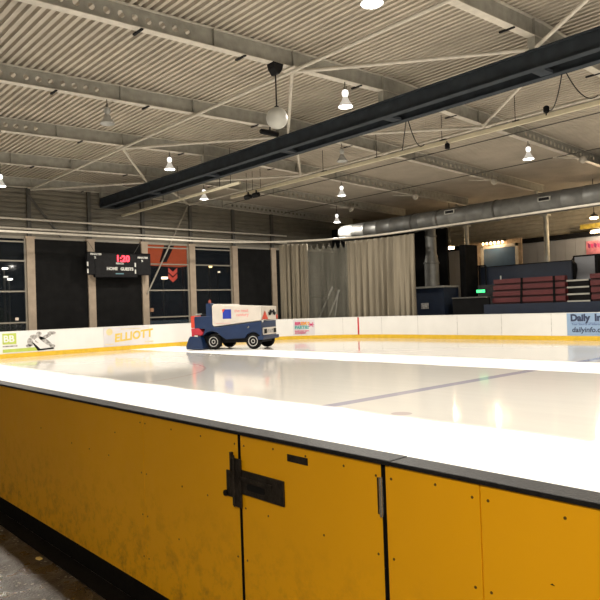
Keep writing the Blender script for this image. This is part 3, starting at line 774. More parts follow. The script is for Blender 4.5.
# ---------------------------------------------------------------- duct
dz, dy, dr = 6.26, 28.5, .49
du = thing('ventilation_duct', (-8, dy, dz-dr), 'big round galvanised ventilation duct running above the far side of the rink', 'duct')
prof = []; x = -27.6
while x < 12:
    prof += [(dr, x), (dr, x+.93), (dr+.012, x+.95), (dr+.012, x+.98)]; x += 1.0
prof = [(.001, -27.7), (dr-.05, -27.7)] + prof + [(dr, x), (.001, x)]
MB().lathe(prof, (0, dy, dz), 32, 'x').build('duct_tube', M['duct'], du, smooth=True)
for px in (416, 442, 499): 
    x = onY(px, dy-.2)[0]; MB().lathe([(dr+.015, x-.05), (dr+.035, x-.04), (dr+.035, x+.04), (dr+.015, x+.05)], (0, dy, dz), 32, 'x').build('hanger_band', M['post'], du)
for px, py in ((449.5, 212), (544, 199)):
    x, y, z = onY(px, dy-dr, py); q = MB(); q.box((x-.3, dy-dr-.03, z-.1), (x+.3, dy-.3, z+.1)); o = q.build('vent_frame', M['galv'], du)
    MB().box((x-.25, dy-dr-.04, z-.065), (x+.25, dy-dr-.02, z+.065)).build('vent_slot', M['black'], o)
x, y, z = onY(433, 29.6)
vd = thing('vertical_duct', (x, 29.6, 2.75), 'upright round metal duct dropping to the dark blue booth', 'duct')
MB().lathe([(.40, 2.75), (.40, 4.0), (.44, 4.02), (.44, 4.08), (.40, 4.1), (.30, 4.6), (.30, 5.5), (.34, 5.52), (.34, 5.58), (.3, 5.6), (.3, 6.9)], (x, 29.6, 0), 24).build('duct_pipe', M['duct'], vd, smooth=True)

# ---------------------------------------------------------------- far side: stands and bar
x0, x1 = onY(414, 29.2)[0], onY(444, 29.2)[0]
bo = thing('blue_booth', ((x0+x1)/2, 29.8, 0), 'dark blue booth with steel counter edge right of the beige curtain', 'booth')
MB().box((x0-.4, 29.2, 0), (x1, 30.6, 2.65)).build('booth_panel', M['blue'], bo)
MB().box((x0-.4, 29.1, 2.65), (x1+.05, 30.6, 2.75)).build('counter_edge', M['counter'], bo)
a = onY(421, 29.15, 309); b = onY(428, 29.15, 303)
MB().box((a[0], 29.17, a[2]), (b[0], 29.2, b[2])).build('round_logo', M['adgrey'], bo)
x2 = onY(466, 30.6)[0]
tw = tag(MB().box((x1+.08, 30.7, 0), (x2, 31.9, 5.0)).build('dark_partition', M['panelblack']), 'tall black partition between the vertical duct and the grandstand', 'partition')
x3 = onY(493, 29.6)[0]
o = thing('entry_barrier', (x2+1, 29.3, 0), 'dark low wall with grey top rail left of the red stand', 'barrier')
MB().box((x2+.1, 29.2, 0), (x3, 29.35, 2.0)).build('wall_panel', M['panelblack'], o); MB().box((x2+.1, 29.15, 2.0), (x3, 29.4, 2.07)).build('top_rail', M['post'], o)
ex = onY(481, 30.4, 291)
es = thing('exit_sign', ex, 'small glowing green exit sign over the dark entry', 'exit sign')
MB().box((ex[0]-.3, 30.38, ex[2]-.12), (ex[0]+.3, 30.46, ex[2]+.1)).build('sign_case', M['black'], es)
MB().box((ex[0]-.26, 30.365, ex[2]-.09), (ex[0]+.26, 30.38, ex[2]+.07)).build('sign_face', M['exit'], es)
text('EXIT', 'sign_lettering', M['txtwhite'], .14, frame((ex[0]-.18, 30.36, ex[2]-.06), (1, 0, 0), (0, 0, 1)), es, .002, .002)
MB().tube((ex[0], 30.42, ex[2]+.1), (ex[0], 30.42, 4.2), .015, 6).build('drop_rod', M['black'], es)
# railings and posts at left of the stand
rl = thing('stair_railing', (onY(478, 32)[0], 32, 2.2), 'black handrail in front of the lit bar doorway', 'railing')
xa, xb = onY(469, 32)[0], onY(487, 32)[0]
MB().box((xa, 31.97, 3.78), (xb, 32.03, 3.86)).build('handrail', M['black'], rl)
for i in range(4): xx = xa + (xb-xa)*i/3; MB().box((xx-.03, 31.97, 2.0), (xx+.03, 32.03, 3.8)).build('railing_post', M['black'], rl)
# stand
sx0, sx1 = onY(493, 29.5)[0], onY(566, 29.5)[0]; sx2 = onY(592, 29.5)[0]; sx3 = sx2+6
st = thing('stand_front_wall', ((sx0+sx3)/2, 29.2, 0), 'long dark blue wall along the foot of the red grandstand', 'barrier')
MB().box((sx0-.3, 29.12, 0), (sx3, 29.25, 1.64)).build('wall_panel', M['blue'], st)
rows = ['lowest', 'second', 'third', 'top']
for sec, (A_, B_) in enumerate(((sx0, sx1), (sx2, sx3))):
    for i in range(4):
        yy = 29.5 + .3*i; zz = 1.94 + .33*i
        sl = -.147*i; a, b = A_ + sl, B_ + sl
        aa = a
        o = thing('grandstand_bench', ((A_+B_)/2, yy, zz-.33), '%s red bench row of the stand %s of the steps' % (rows[i], 'left' if sec == 0 else 'right'), 'bench', 'red grandstand bench rows')
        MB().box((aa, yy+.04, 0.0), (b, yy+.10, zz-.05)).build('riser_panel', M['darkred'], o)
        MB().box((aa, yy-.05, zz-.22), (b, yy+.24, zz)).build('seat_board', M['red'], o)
        if sec == 0:
            for px in (523, 556):
                xx = onY(px, 29.6)[0] + sl; MB().box((xx-.06, yy-.07, zz-.33 if i else 1.5), (xx+.06, yy-.051, zz+.01)).build('divider_post', M['panelblack'], o)
ss = thing('stand_steps', ((sx1+sx2)/2, 29.5, 0), 'dark steps with white nosings between the red benches', 'steps')
for i in range(4):
    yy = 29.5+.3*i; zz = 1.70+.33*i
    sl = -.147*i; MB().box((sx1+.05+sl, yy, 0), (sx2-.05+sl, yy+.3, zz)).build('step', M['panelblack'], ss)
    MB().box((sx1+.08+sl, yy-.03, zz-.07), (sx2-.08+sl, yy+.12, zz+.005)).build('nosing', M['tread'], ss)
MB().box((sx1-6, 31.5, 0), (sx2+6, 37.4, 2.72)).build('floor_gallery', M['darkfloor'])['kind'] = 'structure'
a, b = onY(480, 32.2)[0], onY(573, 32.2)[0]
o = thing('gallery_barrier', ((a+b)/2, 32.2, 2.75), 'long dark blue barrier panel above the red benches', 'barrier')
MB().box((a, 32.15, 2.5), (b, 32.27, 3.72)).build('barrier_panel', M['blue'], o); MB().box((a, 32.12, 3.72), (b, 32.3, 3.76)).build('top_rail', M['black'], o)
MB().box((onY(501, 32.14)[0], 32.13, 2.95), (onY(501, 32.14)[0]+.08, 32.15, 3.2)).build('notice', M['txtwhite'], o)
a, b = onY(576, 33.2)[0], onY(597, 33.2)[0]
o = thing('grey_cabinet', ((a+b)/2, 33.4, 2.72), 'grey screen panel with black frame at the top of the steps', 'cabinet')
MB().box((a, 33.2, 2.75), (b, 33.6, 3.95)).build('cabinet_body', M['greywall'], o); MB().box((a-.05, 33.17, 3.95), (b+.05, 33.6, 4.03)).build('cabinet_top', M['black'], o)
MB().box((b-.02, 33.15, 2.72), (b+.12, 33.6, 4.03)).build('cabinet_side', M['black'], o); MB().box((a-.06, 33.15, 2.72), (a, 33.6, 4.0)).build('cabinet_side', M['black'], o)
cx_ = onY(574, 32.9)[0]
o = thing('folded_equipment', (cx_, 32.9, 2.72), 'dark bulky shape standing beside the grey screen', 'equipment')
MB().lathe([(.12, 2.72), (.16, 2.9), (.22, 3.3), (.2, 3.6), (.06, 3.75)], (cx_, 32.9, 0), 12).build('folded_body', M['black'], o, smooth=True)
MB().tube((cx_-.1, 32.8, 3.6), (cx_+.1, 32.8, 3.9), .03).build('handle', M['black'], o)
# free-standing columns
for x, px, lab in ((RXS[3], 549, 'round pale grey column standing behind the blue barrier and red benches'), (RXS[4], 469, 'round pale grey column left of the lit bar window')):
    yy = 34.0; xx = onY(px, yy)[0]
    c = thing('round_column', (xx, yy, 0 if px < 500 else 2.72), lab, 'column', 'far gallery columns')
    MB().tube((xx, yy, 0 if px < 500 else 2.72), (xx, yy, 6.4), .14, 20).build('shaft', M['galv'], c, smooth=True)
    MB().box((xx-.2, yy-.2, 6.4), (xx+.2, yy+.2, 6.5)).build('cap_plate', M['galv'], c)
    MB().tube((xx, yy, 6.5), (xx, yy-1.0, zb(33)-.02), .09, 10).build('haunch', M['galv'], c)
# bar window with shutter and lights
a = onY(485.5, 36); b = onY(517.5, 36)
bw = thing('bar_shutter', ((a[0]+b[0])/2, 36, 2.72), 'blue shutter in a pale lit frame at the gallery bar', 'shutter')
MB().box((a[0], 36, 3.85), (b[0], 36.08, 5.12)).build('shutter_leaf', mat('slate_blue', (.03, .075, .15), .4), bw)
q = MB(); q.box((a[0]-.12, 35.95, 3.75), (a[0], 36.1, 5.3)); q.box((b[0], 35.95, 3.75), (b[0]+.12, 36.1, 5.3)); q.box((a[0]-.12, 35.95, 5.12), (b[0]+.12, 36.1, 5.3)); q.box((a[0]-.12, 35.9, 3.72), (b[0]+.12, 36.1, 3.85))
q.build('shutter_frame', M['galvlight'], bw)
MB().box((a[0]-1.6, 36.1, 2.7), (b[0]+.35, 36.2, 5.6)).build('bar_wall', M['wood'], bw)
q = thing('light_strip', ((a[0]+b[0])/2, 35.7, 5.4), 'row of bright warm bulbs above the blue shutter', 'light fitting')
MB().box((a[0]+.0, 35.72, 5.5), (b[0]-.5, 35.85, 5.58)).build('fitting_bar', M['black'], q)
for i in range(6):
    xx = a[0] + .15 + i*.27
    MB().lathe([(.001, -.07), (.06, -.04), (.07, 0), (.05, .06), (.03, .09)], (xx, 35.74, 5.42), 12).build('bulb', M['warm'], q, smooth=True)
def plight(loc, e, col=(1, .72, .42), r=.1, name='warm_light'):
    l = bpy.data.lights.new(name, 'POINT'); l.energy = e; l.color = col; l.shadow_soft_size = r
    o = bpy.data.objects.new(name, l); COL.objects.link(o); o.location = loc; return o
plight(((a[0]+b[0])/2-.2, 35.5, 5.35), 50)
dxx = onY(478, 36)[0]
o = thing('bar_door', (dxx, 36, 2.72), 'pale wooden door and frame left of the blue shutter', 'door')
MB().box((dxx-.35, 36.0, 2.72), (dxx+.35, 36.06, 5.1)).build('door_leaf', M['wood'], o)
q = MB(); q.box((dxx+.4, 35.9, 2.72), (dxx+.5, 36.08, 5.2)); q.box((dxx-.5, 35.9, 2.72), (dxx-.4, 36.08, 5.2)); q.build('door_frame', M['galvlight'], o)
# posters and lights at far right
a = onY(588, 37.3); b = onY(606, 37.3)
po = thing('poster', ((a[0]+b[0])/2, 37.35, 4.2), 'pink and purple poster on the grey wall at the right edge', 'poster')
z0, z1 = onY(590, 37.3, 257)[2], onY(590, 37.3, 241)[2]
MB().box((a[0], 37.33, z0), (b[0], 37.37, z1)).build('poster_sheet', M['poster'], po)
MB().box((a[0]-.03, 37.32, z0-.08), (b[0], 37.38, z0)).build('poster_border', mat('purple_print', (.12, .02, .08), .5), po)
for i in range(5): 
    xx = a[0]+.1+.18*i; MB().prism([(xx, z1-.1-.05*(i % 2)), (xx+.16, z1-.2), (xx+.12, z1-.42), (xx+.02, z1-.36)], 37.31, 37.33, 'y').build('poster_shape', M['magenta'] if i % 2 else mat('plum', (.25, .03, .12), .5), po)
fx = onY(597, 36.9, 232)
o = thing('wall_striplight', fx, 'bright tube light above the pink poster', 'light fitting')
MB().box((fx[0]-.4, 36.95, fx[2]), (fx[0]+.8, 37.1, fx[2]+.16)).build('fitting_body', M['white'], o)
MB().tube((fx[0]-.36, 36.9, fx[2]), (fx[0]+.76, 36.9, fx[2]), .05).build('tube', M['warm'], o)
plight((fx[0]+.2, 36.7, fx[2]-.1), 50, (1, .8, .6), .15)
fx = onY(594, 34.5, 217.5)
o = thing('flood_lamp', fx, 'round glowing flood lamp under the roof at the right edge', 'flood lamp')
MB().lathe([(.001, -.08), (.20, -.06), (.22, 0), (.2, .03), (.001, .03)], fx, 20).build('lamp_face', M['warm'], o, smooth=True)
MB().lathe([(.22, .03), (.18, .14), (.06, .2), (.03, .3)], fx, 20).build('lamp_housing', M['post'], o, smooth=True)
MB().tube((fx[0], fx[1], fx[2]+.28), (fx[0], fx[1], zb(34.5)+.46), .02).build('stem', M['post'], o)
plight((fx[0], fx[1], fx[2]-.25), 320, (1, .75, .45), .2)
fx = onY(450.5, 34, 248)
o = thing('ceiling_flood', fx, 'small glowing warm lamp above the black partition', 'flood lamp')
MB().box((fx[0]-.22, 33.9, fx[2]-.08), (fx[0]+.22, 34.1, fx[2]+.08)).build('lamp_face', M['warm'], o)
MB().box((fx[0]-.26, 33.9, fx[2]+.08), (fx[0]+.26, 34.15, fx[2]+.14)).build('lamp_housing', M['post'], o)
MB().tube((fx[0], 34, fx[2]+.14), (fx[0], 34, zb(34)+.4), .02).build('stem', M['post'], o)
plight((fx[0], 33.7, fx[2]-.1), 80)
x = onY(580, 36.4, 227)
tag(MB().box((x[0], 36.4, x[2]-.15), (x[0]+4, 36.44, x[2]+.12)).build('yellow_banner', mat('dull_yellow', (.36, .27, .04), .6, 0, .5, 6)), 'dull yellow banner strip high on the wall at the right edge', 'banner')
# low roof band above the gallery wall
tag(MB().box((-33, 37.2, 5.35), (20, 37.46, 5.62)).build('trim_1', M['black']), kind='structure')

# ---------------------------------------------------------------- outside the windows (night)
def emat(n, c, s): return mat(n, c, .6, emit=c, es=s)
tag(MB().box((-80, -30, -.6), (-32.6, 60, -.5)).build('ground_outside', M['darkfloor']), kind='structure')
a = onX(149, -39, 264); b = onX(186, -39, 245)
o = thing('red_canopy', (-39, (a[1]+b[1])/2, -.5), 'orange-red lit canopy outside the window right of the scoreboard', 'canopy')
MB().prism([(a[1], a[2]), (b[1], a[2]-.1), (b[1]+.5, b[2]+.6), (a[1]-.3, b[2]+.6)], -40, -39, 'x').build('canopy_face', emat('orange_glow', (.75, .13, .04), .6), o)
c0 = onX(160, -38.9, 262); c1 = onX(172, -38.9, 247)
MB().prism([(c0[1], c0[2]), (c0[1]+.5, c0[2]), (c1[1]+.3, c1[2]+.3), (c1[1]-.5, c1[2]+.3)], -38.98, -38.9, 'x').build('canopy_fold', mat('dim_red', (.10, .03, .02), .7), o)
for y in (a[1]+.2, b[1]): MB().box((-39.7, y, -.5), (-39.5, y+.15, a[2])).build('post', M['post'], o)
for i, py in enumerate((272, 278)):
    c = onX(173, -38, py); 
    w = .33
    tag(MB().prism([(c[1]-w, c[2]+.28), (c[1], c[2]), (c[1]+w, c[2]+.28), (c[1]+w, c[2]), (c[1], c[2]-.28), (c[1]-w, c[2])], -38.05, -38, 'x').build('neon_chevron', emat('red_neon', (.8, .10, .06), .9)),
        'glowing red chevron sign outside the window, %s one' % ('upper' if i == 0 else 'lower'), 'neon sign', 'neon chevrons')
def outlamp(px, py, x, r, c, s, lab, l=.3):
    p = onX(px, x, py)
    l *= .62; r *= .75
    o = thing('street_lamp', (x, p[1], -.5), lab, 'street lamp')
    MB().box((x-.1, p[1]-l, p[2]-r), (x+.1, p[1]+l, p[2]+r)).build('lamp_head', emat('lamp_glow', c, s), o, bevel=.02)
    MB().tube((x-.2, p[1], -.5), (x-.2, p[1], p[2]+r), .05).build('pole', M['post'], o)
outlamp(164.5, 278, -37.5, .10, (1, .8, .55), 5, 'glowing lamp outside the window below the red canopy', .32)
outlamp(152, 310, -37.5, .16, (.8, .4, .2), .6, 'dim orange lamp low outside the braced window', .12)
outlamp(210.5, 266.5, -40, .10, (1, .7, .25), 6, 'small yellow lamp outside the window above the ice resurfacer', .14)
outlamp(219, 272, -42, .08, (1, .85, .6), 2, 'faint lamp right of the yellow one outside the window', .1)
outlamp(5, 268.5, -36, .06, (1, .95, .85), 6, 'upper bright lamp seen in the left window', .22)
outlamp(5.8, 276.8, -36, .05, (1, .95, .85), 1.6, 'faint middle lamp seen in the left window', .16)
outlamp(10, 279.3, -36, .06, (1, .95, .85), 6, 'lower bright lamp seen in the left window', .18)
outlamp(17, 319, -36, .10, (.9, .7, .5), 1.5, 'small glowing lamp low in the left window', .1)
a = onX(150, -37, 325); b = onX(187, -37, 319)
tag(MB().box((-37.4, a[1]-1, -.5), (-37, b[1]+.5, a[2]+.25)).build('garden_wall', mat('teal_grey_glow', (.06, .10, .13), .7, emit=(.05, .10, .13), es=.15)), 'low blue-grey wall outside the braced window', 'wall')  # weak emission puts faint outdoor light into the wall's colour
a = onX(4, -37, 320)
tag(MB().lathe([(.05, -.5), (.6, -.3), (1.1, .6), (.9, 1.5), (.3, 2.2), (.02, 2.4)], (-37.5, a[1], 0), 10).build('bush', mat('dark_leaves', (.03, .04, .02), .9, 0, .5, 9)), 'dim dark bush outside the left window', 'bush')

# ---------------------------------------------------------------- ice resurfacer
def resurfacer():
    o = thing('ice_resurfacer', (0, 0, 0), 'blue and white ice resurfacing machine parked before the end boards', 'ice resurfacer')
    hw = .86
    # blue hull (side profile x,z)
    MB().prism([(-.55, .62), (-.42, .95), (-.95, .98), (-.98, 1.45), (-.92, 1.52), (-.10, 1.52), (-.05, 1.9), (.0, 1.9), (.05, 1.0), (2.36, 1.24), (2.37, .50), (2.30, .44), (2.28, .6), (2.1, .74), (1.9, .76), (1.68, .68), (1.55, .5), (.62, .46), (.40, .60), (.20, .78), (-.1, .84), (-.35, .8)],
               -hw, hw, 'y').build('hull', M['zblue'], o, bevel=.02)
    # white snow tank, rising to the rear
    MB().prism([(-.02, 1.14), (.02, 1.08), (.10, 1.05), (2.38, 1.27), (2.40, 1.88), (.55, 1.99), (.45, 2.04), (.05, 2.06), (-.02, 1.98)], -hw-.03, hw+.03, 'y').build('snow_tank', M['zwhite'], o, bevel=.03)
    MB().box((.06, -.5, 2.04), (.4, .1, 2.09)).build('tank_hatch', M['black'], o)
    # driver side tower with beacon
    MB().bevbox((-.34, -.84, 1.5), (-.10, -.5, 2.10), .05).build('auger_tower', M['zblue'], o)
    MB().lathe([(.06, 2.10), (.07, 2.14), (.065, 2.22), (.03, 2.26), (.001, 2.265)], (-.23, -.67, 0), 14).build('beacon', mat('amber_red_beacon', (.35, .08, .05), .3), o, smooth=True)
    MB().box((-.86, -.45, 1.52), (-.45, .2, 1.62)).build('seat', M['black'], o, bevel=.03)
    MB().box((-.90, -.45, 1.60), (-.80, .2, 1.95)).build('seat_back', M['black'], o, bevel=.03) if False else None
    MB().tube((-.90, -.84, 1.62), (-.55, -.84, 1.64), .025).build('grab_rail', M['chrome'], o)
    MB().lathe([(.16, -.012), (.185, 0), (.16, .012), (.15, 0)], (0, 0, 0), 18, 'z', Matrix.Translation((-.38, -.1, 1.85)) @ Matrix.Rotation(math.radians(-35), 4, 'Y')).build('steering_wheel', M['black'], o)
    MB().tube((-.38, -.1, 1.85), (-.2, -.1, 1.6), .025).build('steering_column', M['black'], o)
    # red wash water tank at the back
    MB().bevbox((-1.12, -.86, 1.0), (-.94, .3, 1.55), .04).build('red_tank', M['zred'], o)
    MB().prism([(-1.10, .62), (-1.12, .98), (-.72, .98), (-.52, .78), (-.6, .66)], -.86, .4, 'y').build('red_guard', mat('crimson', (.5, .03, .05), .4), o)
    # conditioner sled
    MB().prism([(-1.34, .04), (-1.36, .18), (-1.22, .52), (-1.15, .62), (-.62, .62), (-.52, .3), (-.48, .04)], -.96, .96, 'y').build('conditioner', M['zblue'], o, bevel=.015)
    MB().box((-.9, -.98, .60), (-.72, -.9, .68)).build('sled_catch', M['chrome'], o)
    # chassis
    MB().box((-.6, -.62, .30), (2.25, .62, .62)).build('chassis', M['black'], o)
    # wheels
    for x, yy in ((0, -.74), (0, .74), (1.95, -.74), (1.95, .74)):
        s_ = -1 if yy < 0 else 1
        w = MB().lathe([(.17, -.12), (.30, -.125), (.345, -.09), (.36, 0), (.345, .09), (.30, .125), (.17, .12)], (x, yy, .362), 28, 'y').build('wheel', M['tyre'], o, smooth=True)
        MB().lathe([(.001, .10), (.05, .10), (.06, .13), (.10, .12), (.17, .09), (.20, .135), (.225, .14), (.225, .02), (.001, .02)], (0, 0, 0), 24, 'y', Matrix.Translation((x, yy, .362)) @ Matrix.Scale(s_, 4, (0, 1, 0))).build('hub', M['hub'], w, smooth=True)
        for k in range(6):
            a = k*PI/3; MB().lathe([(.001, 0), (.026, 0), (.022, .03), (.001, .035)], (0, 0, 0), 8, 'y', Matrix.Translation((x+.115*math.cos(a), yy+s_*.115, .362+.115*math.sin(a))) @ Matrix.Scale(s_, 4, (0, 1, 0))).build('wheel_nut', M['black'], w)
    # side marks (right side, y negative)
    ys = -hw-.034
    MB().box((.52, ys-.004, 1.38), (.94, ys, 1.80)).build('blue_square', mat('royal_blue', (.012, .035, .35), .4), o)
    MB().prism([(.50, 1.80), (.66, 1.82), (.52, 1.64)], ys-.008, ys-.004, 'y').build('red_corner', M['zred'], o)
    text('the', 'side_lettering', M['txtpink'], .20, frame((1.10, ys, 1.66), (1, 0, 0), (0, 0, 1)), o, .004, .004); text('next', 'side_lettering', M['txtpink'], .20, frame((1.42, ys, 1.66), (1, 0, 0), (0, 0, 1)), o, .004, .004)
    text('century', 'side_lettering', M['txtpink'], .20, frame((1.18, ys, 1.48), (1, 0, 0), (0, 0, 1)), o, .004, .004)
    MB().box((.15, ys-.003, 1.17), (.9, ys, 1.19)).build('side_stripe', M['txtpink'], o)
    # front face marks
    xf = 2.405
    MB().prism([(-.86, 1.30), (-.16, 1.30), (-.51, 1.68)], xf, xf+.012, 'x').build('warning_triangle', M['zred'], o)
    mo = MB()
    for s_ in (-1, 1):
        mo.prism([(.32, 1.64), (.32+s_*.14, 1.74), (.32+s_*.26, 1.70), (.32+s_*.34, 1.58), (.32+s_*.44, 1.63), (.32+s_*.38, 1.49), (.32+s_*.24, 1.47), (.32+s_*.08, 1.55)], xf, xf+.014, 'x')
    mo.build('moustache_mark', M['black'], o)
    MB().bevbox((2.36, -.72, .62), (2.42, .72, .94), .04, axis='x').build('front_panel', M['zwhite'], o)
    MB().box((2.42, -.36, .70), (2.43, .36, .86)).build('grille', M['adgrey'], o)
    for y in (-.54, .54): MB().box((2.42, y-.14, .68), (2.435, y+.14, .88)).build('headlight', M['black'], o)
    MB().bevbox((2.20, -.90, .42), (2.47, .90, .58), .03).build('bumper', M['zblue'], o)
    MB().lathe([(.001, 0), (.06, 0), (.05, .02), (.001, .02)], (1.72, -hw, .98), 12, 'y', None).build('side_lamp', M['chrome'], o)
    MB().lathe([(.001, 0), (.08, 0), (.07, .02), (.001, .02)], (2.41, -.80, 1.24), 12, 'x', None).build('front_badge', M['chrome'], o)
    MB().box((2.30, .84, 1.30), (2.42, .93, 1.50)).build('corner_lamp', M['zred'], o)
    return o
zm = resurfacer(); ZA = math.radians(28); zm.scale = (1.02, 1.02, 1.02)
zm.rotation_euler = (0, 0, ZA)
zm.location = Vector((-24.86, 16.85, .003)) + Vector((-math.sin(ZA), math.cos(ZA), 0))*.8

# ---------------------------------------------------------------- near yellow barrier
YF = 1.86
def screws(parent, xs, zs, pts=()):
    for x, z in [(x, z) for x in xs for z in zs] + list(pts):
        MB().lathe([(.001, 0), (.0055, 0), (.0045, -.002), (.001, -.0025)], (x, YF, z), 8, 'y').build('screw', M['screw'], parent)
def barrier(x0, x1, seams, label, capseam=None, nm='barrier_section'):
    o = thing(nm, ((x0+x1)/2, 1.9, 0), label, 'barrier')
    e = [x0] + seams + [x1]
    for a, b in zip(e, e[1:]):
        MB().box((a+.0025, YF, .13), (b-.0025, YF+.015, 1.148)).build('yellow_panel', M['yellow'], o)
        screws(o, (a+.03, b-.03) if b-a > .3 else (a+.03,), (.30, .55, .80, 1.10))
    MB().box((x0+.004, YF+.015, 0), (x1-.004, YF+.08, 1.14)).build('frame_core', M['panelblack'], o)
    for xx in (x0-.001, x1-.003): MB().box((xx, YF-.0006, .0), (xx+.004, YF+.07, 1.147)).build('edge_trim', M['rubber'], o)
    MB().box((x0+.004, YF-.0, 0), (x1-.004, YF+.016, .13)).build('black_kick', M['rubber'], o)
    MB().box((x0+.004, YF+.08, 0.0), (x1-.004, YF+.09, 1.14)).build('ice_side_panel', M['white'], o)
    return o
XA, XB, XC = -2.56, -1.64, -1.22
b1 = barrier(-22.3, XA-.008, [-17.3, -14.4, -11.5, -8.6, -6.4, -3.53], 'long yellow barrier section left of the gate')
MB().box((-22.3, 1.848, 1.15), (XA+.035, 1.96, 1.168)).build('top_cap', M['capblack'], b1, bevel=.004)
screws(b1, (), (), [(-2.9, 1.10), (-3.2, 1.10), (-4.0, .84), (-4.3, .84), (-3.1, .80), (-2.85, .8), (-4.6, .84), (-3.9, 1.0), (-5.2, .88), (-3.15, .5)])
b2 = barrier(XA+.008, XB-.008, [], 'yellow gate door with slide latch and hinge in the barrier', nm='barrier_gate')
b2['category'] = 'gate'
MB().box((XA+.037, 1.846, 1.15), (XB+.042, 1.958, 1.170)).build('top_cap', M['capblack'], b2, bevel=.004)
screws(b2, (), (), [(-2.3, 1.115), (-2.08, 1.115), (-1.85, 1.11), (-2.35, .80), (-1.98, .8)])
b3 = barrier(XB+.008, 10, [XC, .0, 1.2, 3.6, 6.0], 'yellow barrier section right of the gate')
MB().box((XB+.044, 1.848, 1.15), (10, 1.96, 1.168)).build('top_cap', M['capblack'], b3, bevel=.004)
screws(b3, (), (), [(-1.40, 1.115), (-.93, 1.1), (-.7, 1.1), (-.82, .85)])
MB().prism([(-.985, .888), (-.978, .892), (-.970, .887), (-.977, .8865)], YF-.001, YF, 'y').build('scratch', M['black'], b3)
# gate furniture
la = MB(); la.box((XA+.008, YF-.010, .868), (-2.225, YF, .982)); lt_ = la.build('latch_plate', M['steel'], b2, bevel=.002)
MB().box((XA+.01, YF-.018, .932), (-2.305, YF-.010, .952)).build('slide_bolt', M['steel'], lt_, bevel=.002)
MB().bevbox((-2.495, YF-.0125, .895), (-2.355, YF-.010, .925), .014, axis='y').build('recess_slot', M['black'], lt_)
lk = MB(); lk.box((-2.668, YF-.008, .835), (-2.552, YF, .965)); lk_ = lk.build('keeper_plate', M['steel'], b1, bevel=.003)
MB().box((-2.606, YF-.018, .80), (-2.534, YF-.008, 1.035)).build('upright_strap', M['steel'], lk_, bevel=.003)
MB().tube((-2.585, YF-.020, .80), (-2.585, YF-.020, 1.05), .005, 10).build('bolt_rod', M['steel'], lk_, smooth=True)
MB().box((-2.618, YF-.02, .97), (-2.604, YF-.006, 1.06)).build('guide_edge', M['steel'], lk_)
MB().lathe([(.001, -.022), (.014, -.02), (.016, -.012), (.010, 0)], (-2.668, YF, .85), 12, 'y').build('lock_knob', M['black'], lk_, smooth=True)
MB().box((-2.2, YF-.003, 1.076), (-2.065, YF, 1.108)).build('name_plate', M['steel'], b2, bevel=.001)
hg = MB(); hg.box((XB-.032, YF-.003, .955), (XB-.004, YF, 1.095)); h_ = hg.build('hinge', M['steel'], b2, bevel=.001)
MB().tube((XB-.010, YF-.007, .95), (XB-.010, YF-.007, 1.10), .007, 10).build('hinge_pin', M['chrome'], h_, smooth=True)
# black strip standing in for the barrier's shadow on the floor, and litter
tag(MB().box((-22.3, 1.73, 0), (10, 1.85, .008)).build('barrier_shadow_strip', M['rubber']), 'matt black strip standing in for the shadow along the foot of the yellow barrier', 'floor strip')
lx, ly, _ = onax(38, 559, 2, 0)
lf = MB(); lf.add([(lx-0.040, ly+0.000, 0.003), (lx+0.000, ly-0.018, 0.010), (lx+0.044, ly-0.004, 0.005), (lx+0.036, ly+0.020, 0.011), (lx-0.024, ly+0.022, 0.006),
                   (lx-0.040, ly+0.000, 0.002), (lx+0.000, ly-0.018, 0.002), (lx+0.044, ly-0.004, 0.002), (lx+0.036, ly+0.020, 0.002), (lx-0.024, ly+0.022, 0.002)],
                  [(0, 1, 2, 3, 4), (5, 6, 7, 8, 9), (0, 1, 6, 5), (1, 2, 7, 6), (2, 3, 8, 7), (3, 4, 9, 8), (4, 0, 5, 9)])
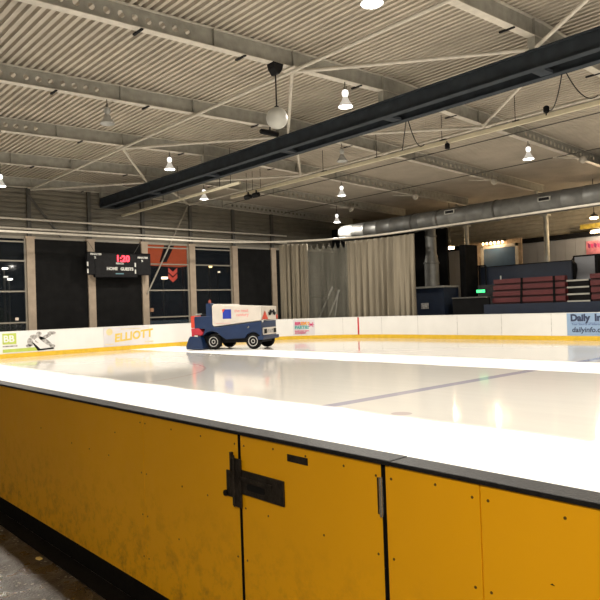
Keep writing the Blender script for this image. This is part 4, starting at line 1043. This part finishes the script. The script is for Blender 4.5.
tag(lf.build('sweet_wrapper', mat('gold_foil', (.9, .7, .25), .3, .3)), 'tiny crumpled yellow wrapper lying on the dark floor', 'litter')

# ---------------------------------------------------------------- corridor lamp behind the viewer, lighting the barrier, plus an added fill lamp
def corridor_lamp(x, y, e, lab):
    o = thing('corridor_lamp', (x, y, 3.4), lab, 'lamp')
    MB().box((x-.3, y-.3, 3.4), (x+.3, y+.3, 3.46)).build('lamp_tray', M['white'], o); MB().box((x-.27, y-.27, 3.385), (x+.27, y+.27, 3.4)).build('diffuser', M['lens'], o)
    MB().tube((x, y, 3.46), (x, y, zb(y)+.4), .02).build('stem', M['post'], o)
    l = bpy.data.lights.new('corridor_light', 'AREA'); l.size = .5; l.energy = e; l.color = (1, .86, .66)
    q = bpy.data.objects.new('corridor_light', l); COL.objects.link(q); q.location = (x, y, 3.37)
corridor_lamp(.9, -1.2, 230, 'square corridor lamp behind the viewer, the right one')
corridor_lamp(-5.6, -2.4, 12, 'added square fill lamp behind the viewer, the left one')  # unseen fill, added to lift the floor and the barrier's left end

# ---------------------------------------------------------------- world, camera
w = bpy.data.worlds.new('night'); SC.world = w; w.use_nodes = True
w.node_tree.nodes['Background'].inputs[0].default_value = (.002, .0025, .004, 1); w.node_tree.nodes['Background'].inputs[1].default_value = 1
cam = bpy.data.cameras.new('camera'); co = bpy.data.objects.new('camera', cam); COL.objects.link(co); SC.camera = co
cam.lens = 646/600*36; cam.sensor_width = 36; cam.clip_start = .05; cam.clip_end = 300
pitch = math.atan(8.8/646); phi = math.atan(.0343)
fw = (F*math.cos(pitch) + Vector((0, 0, 1))*math.sin(pitch)); up = R.cross(fw)
r2 = R*math.cos(phi) - up*math.sin(phi); u2 = up*math.cos(phi) + R*math.sin(phi)
Mc = Matrix((r2, u2, -fw)).transposed().to_4x4(); Mc.translation = Vector((0, 0, EYE)); co.matrix_world = Mc
for o in bpy.data.objects:
    if '_o' in o: del o['_o']
vs_ = SC.view_settings; vs_.view_transform = 'Standard'; vs_.look = 'None'; vs_.gamma = 1; vs_.exposure = 0.0; vs_.use_curve_mapping = False
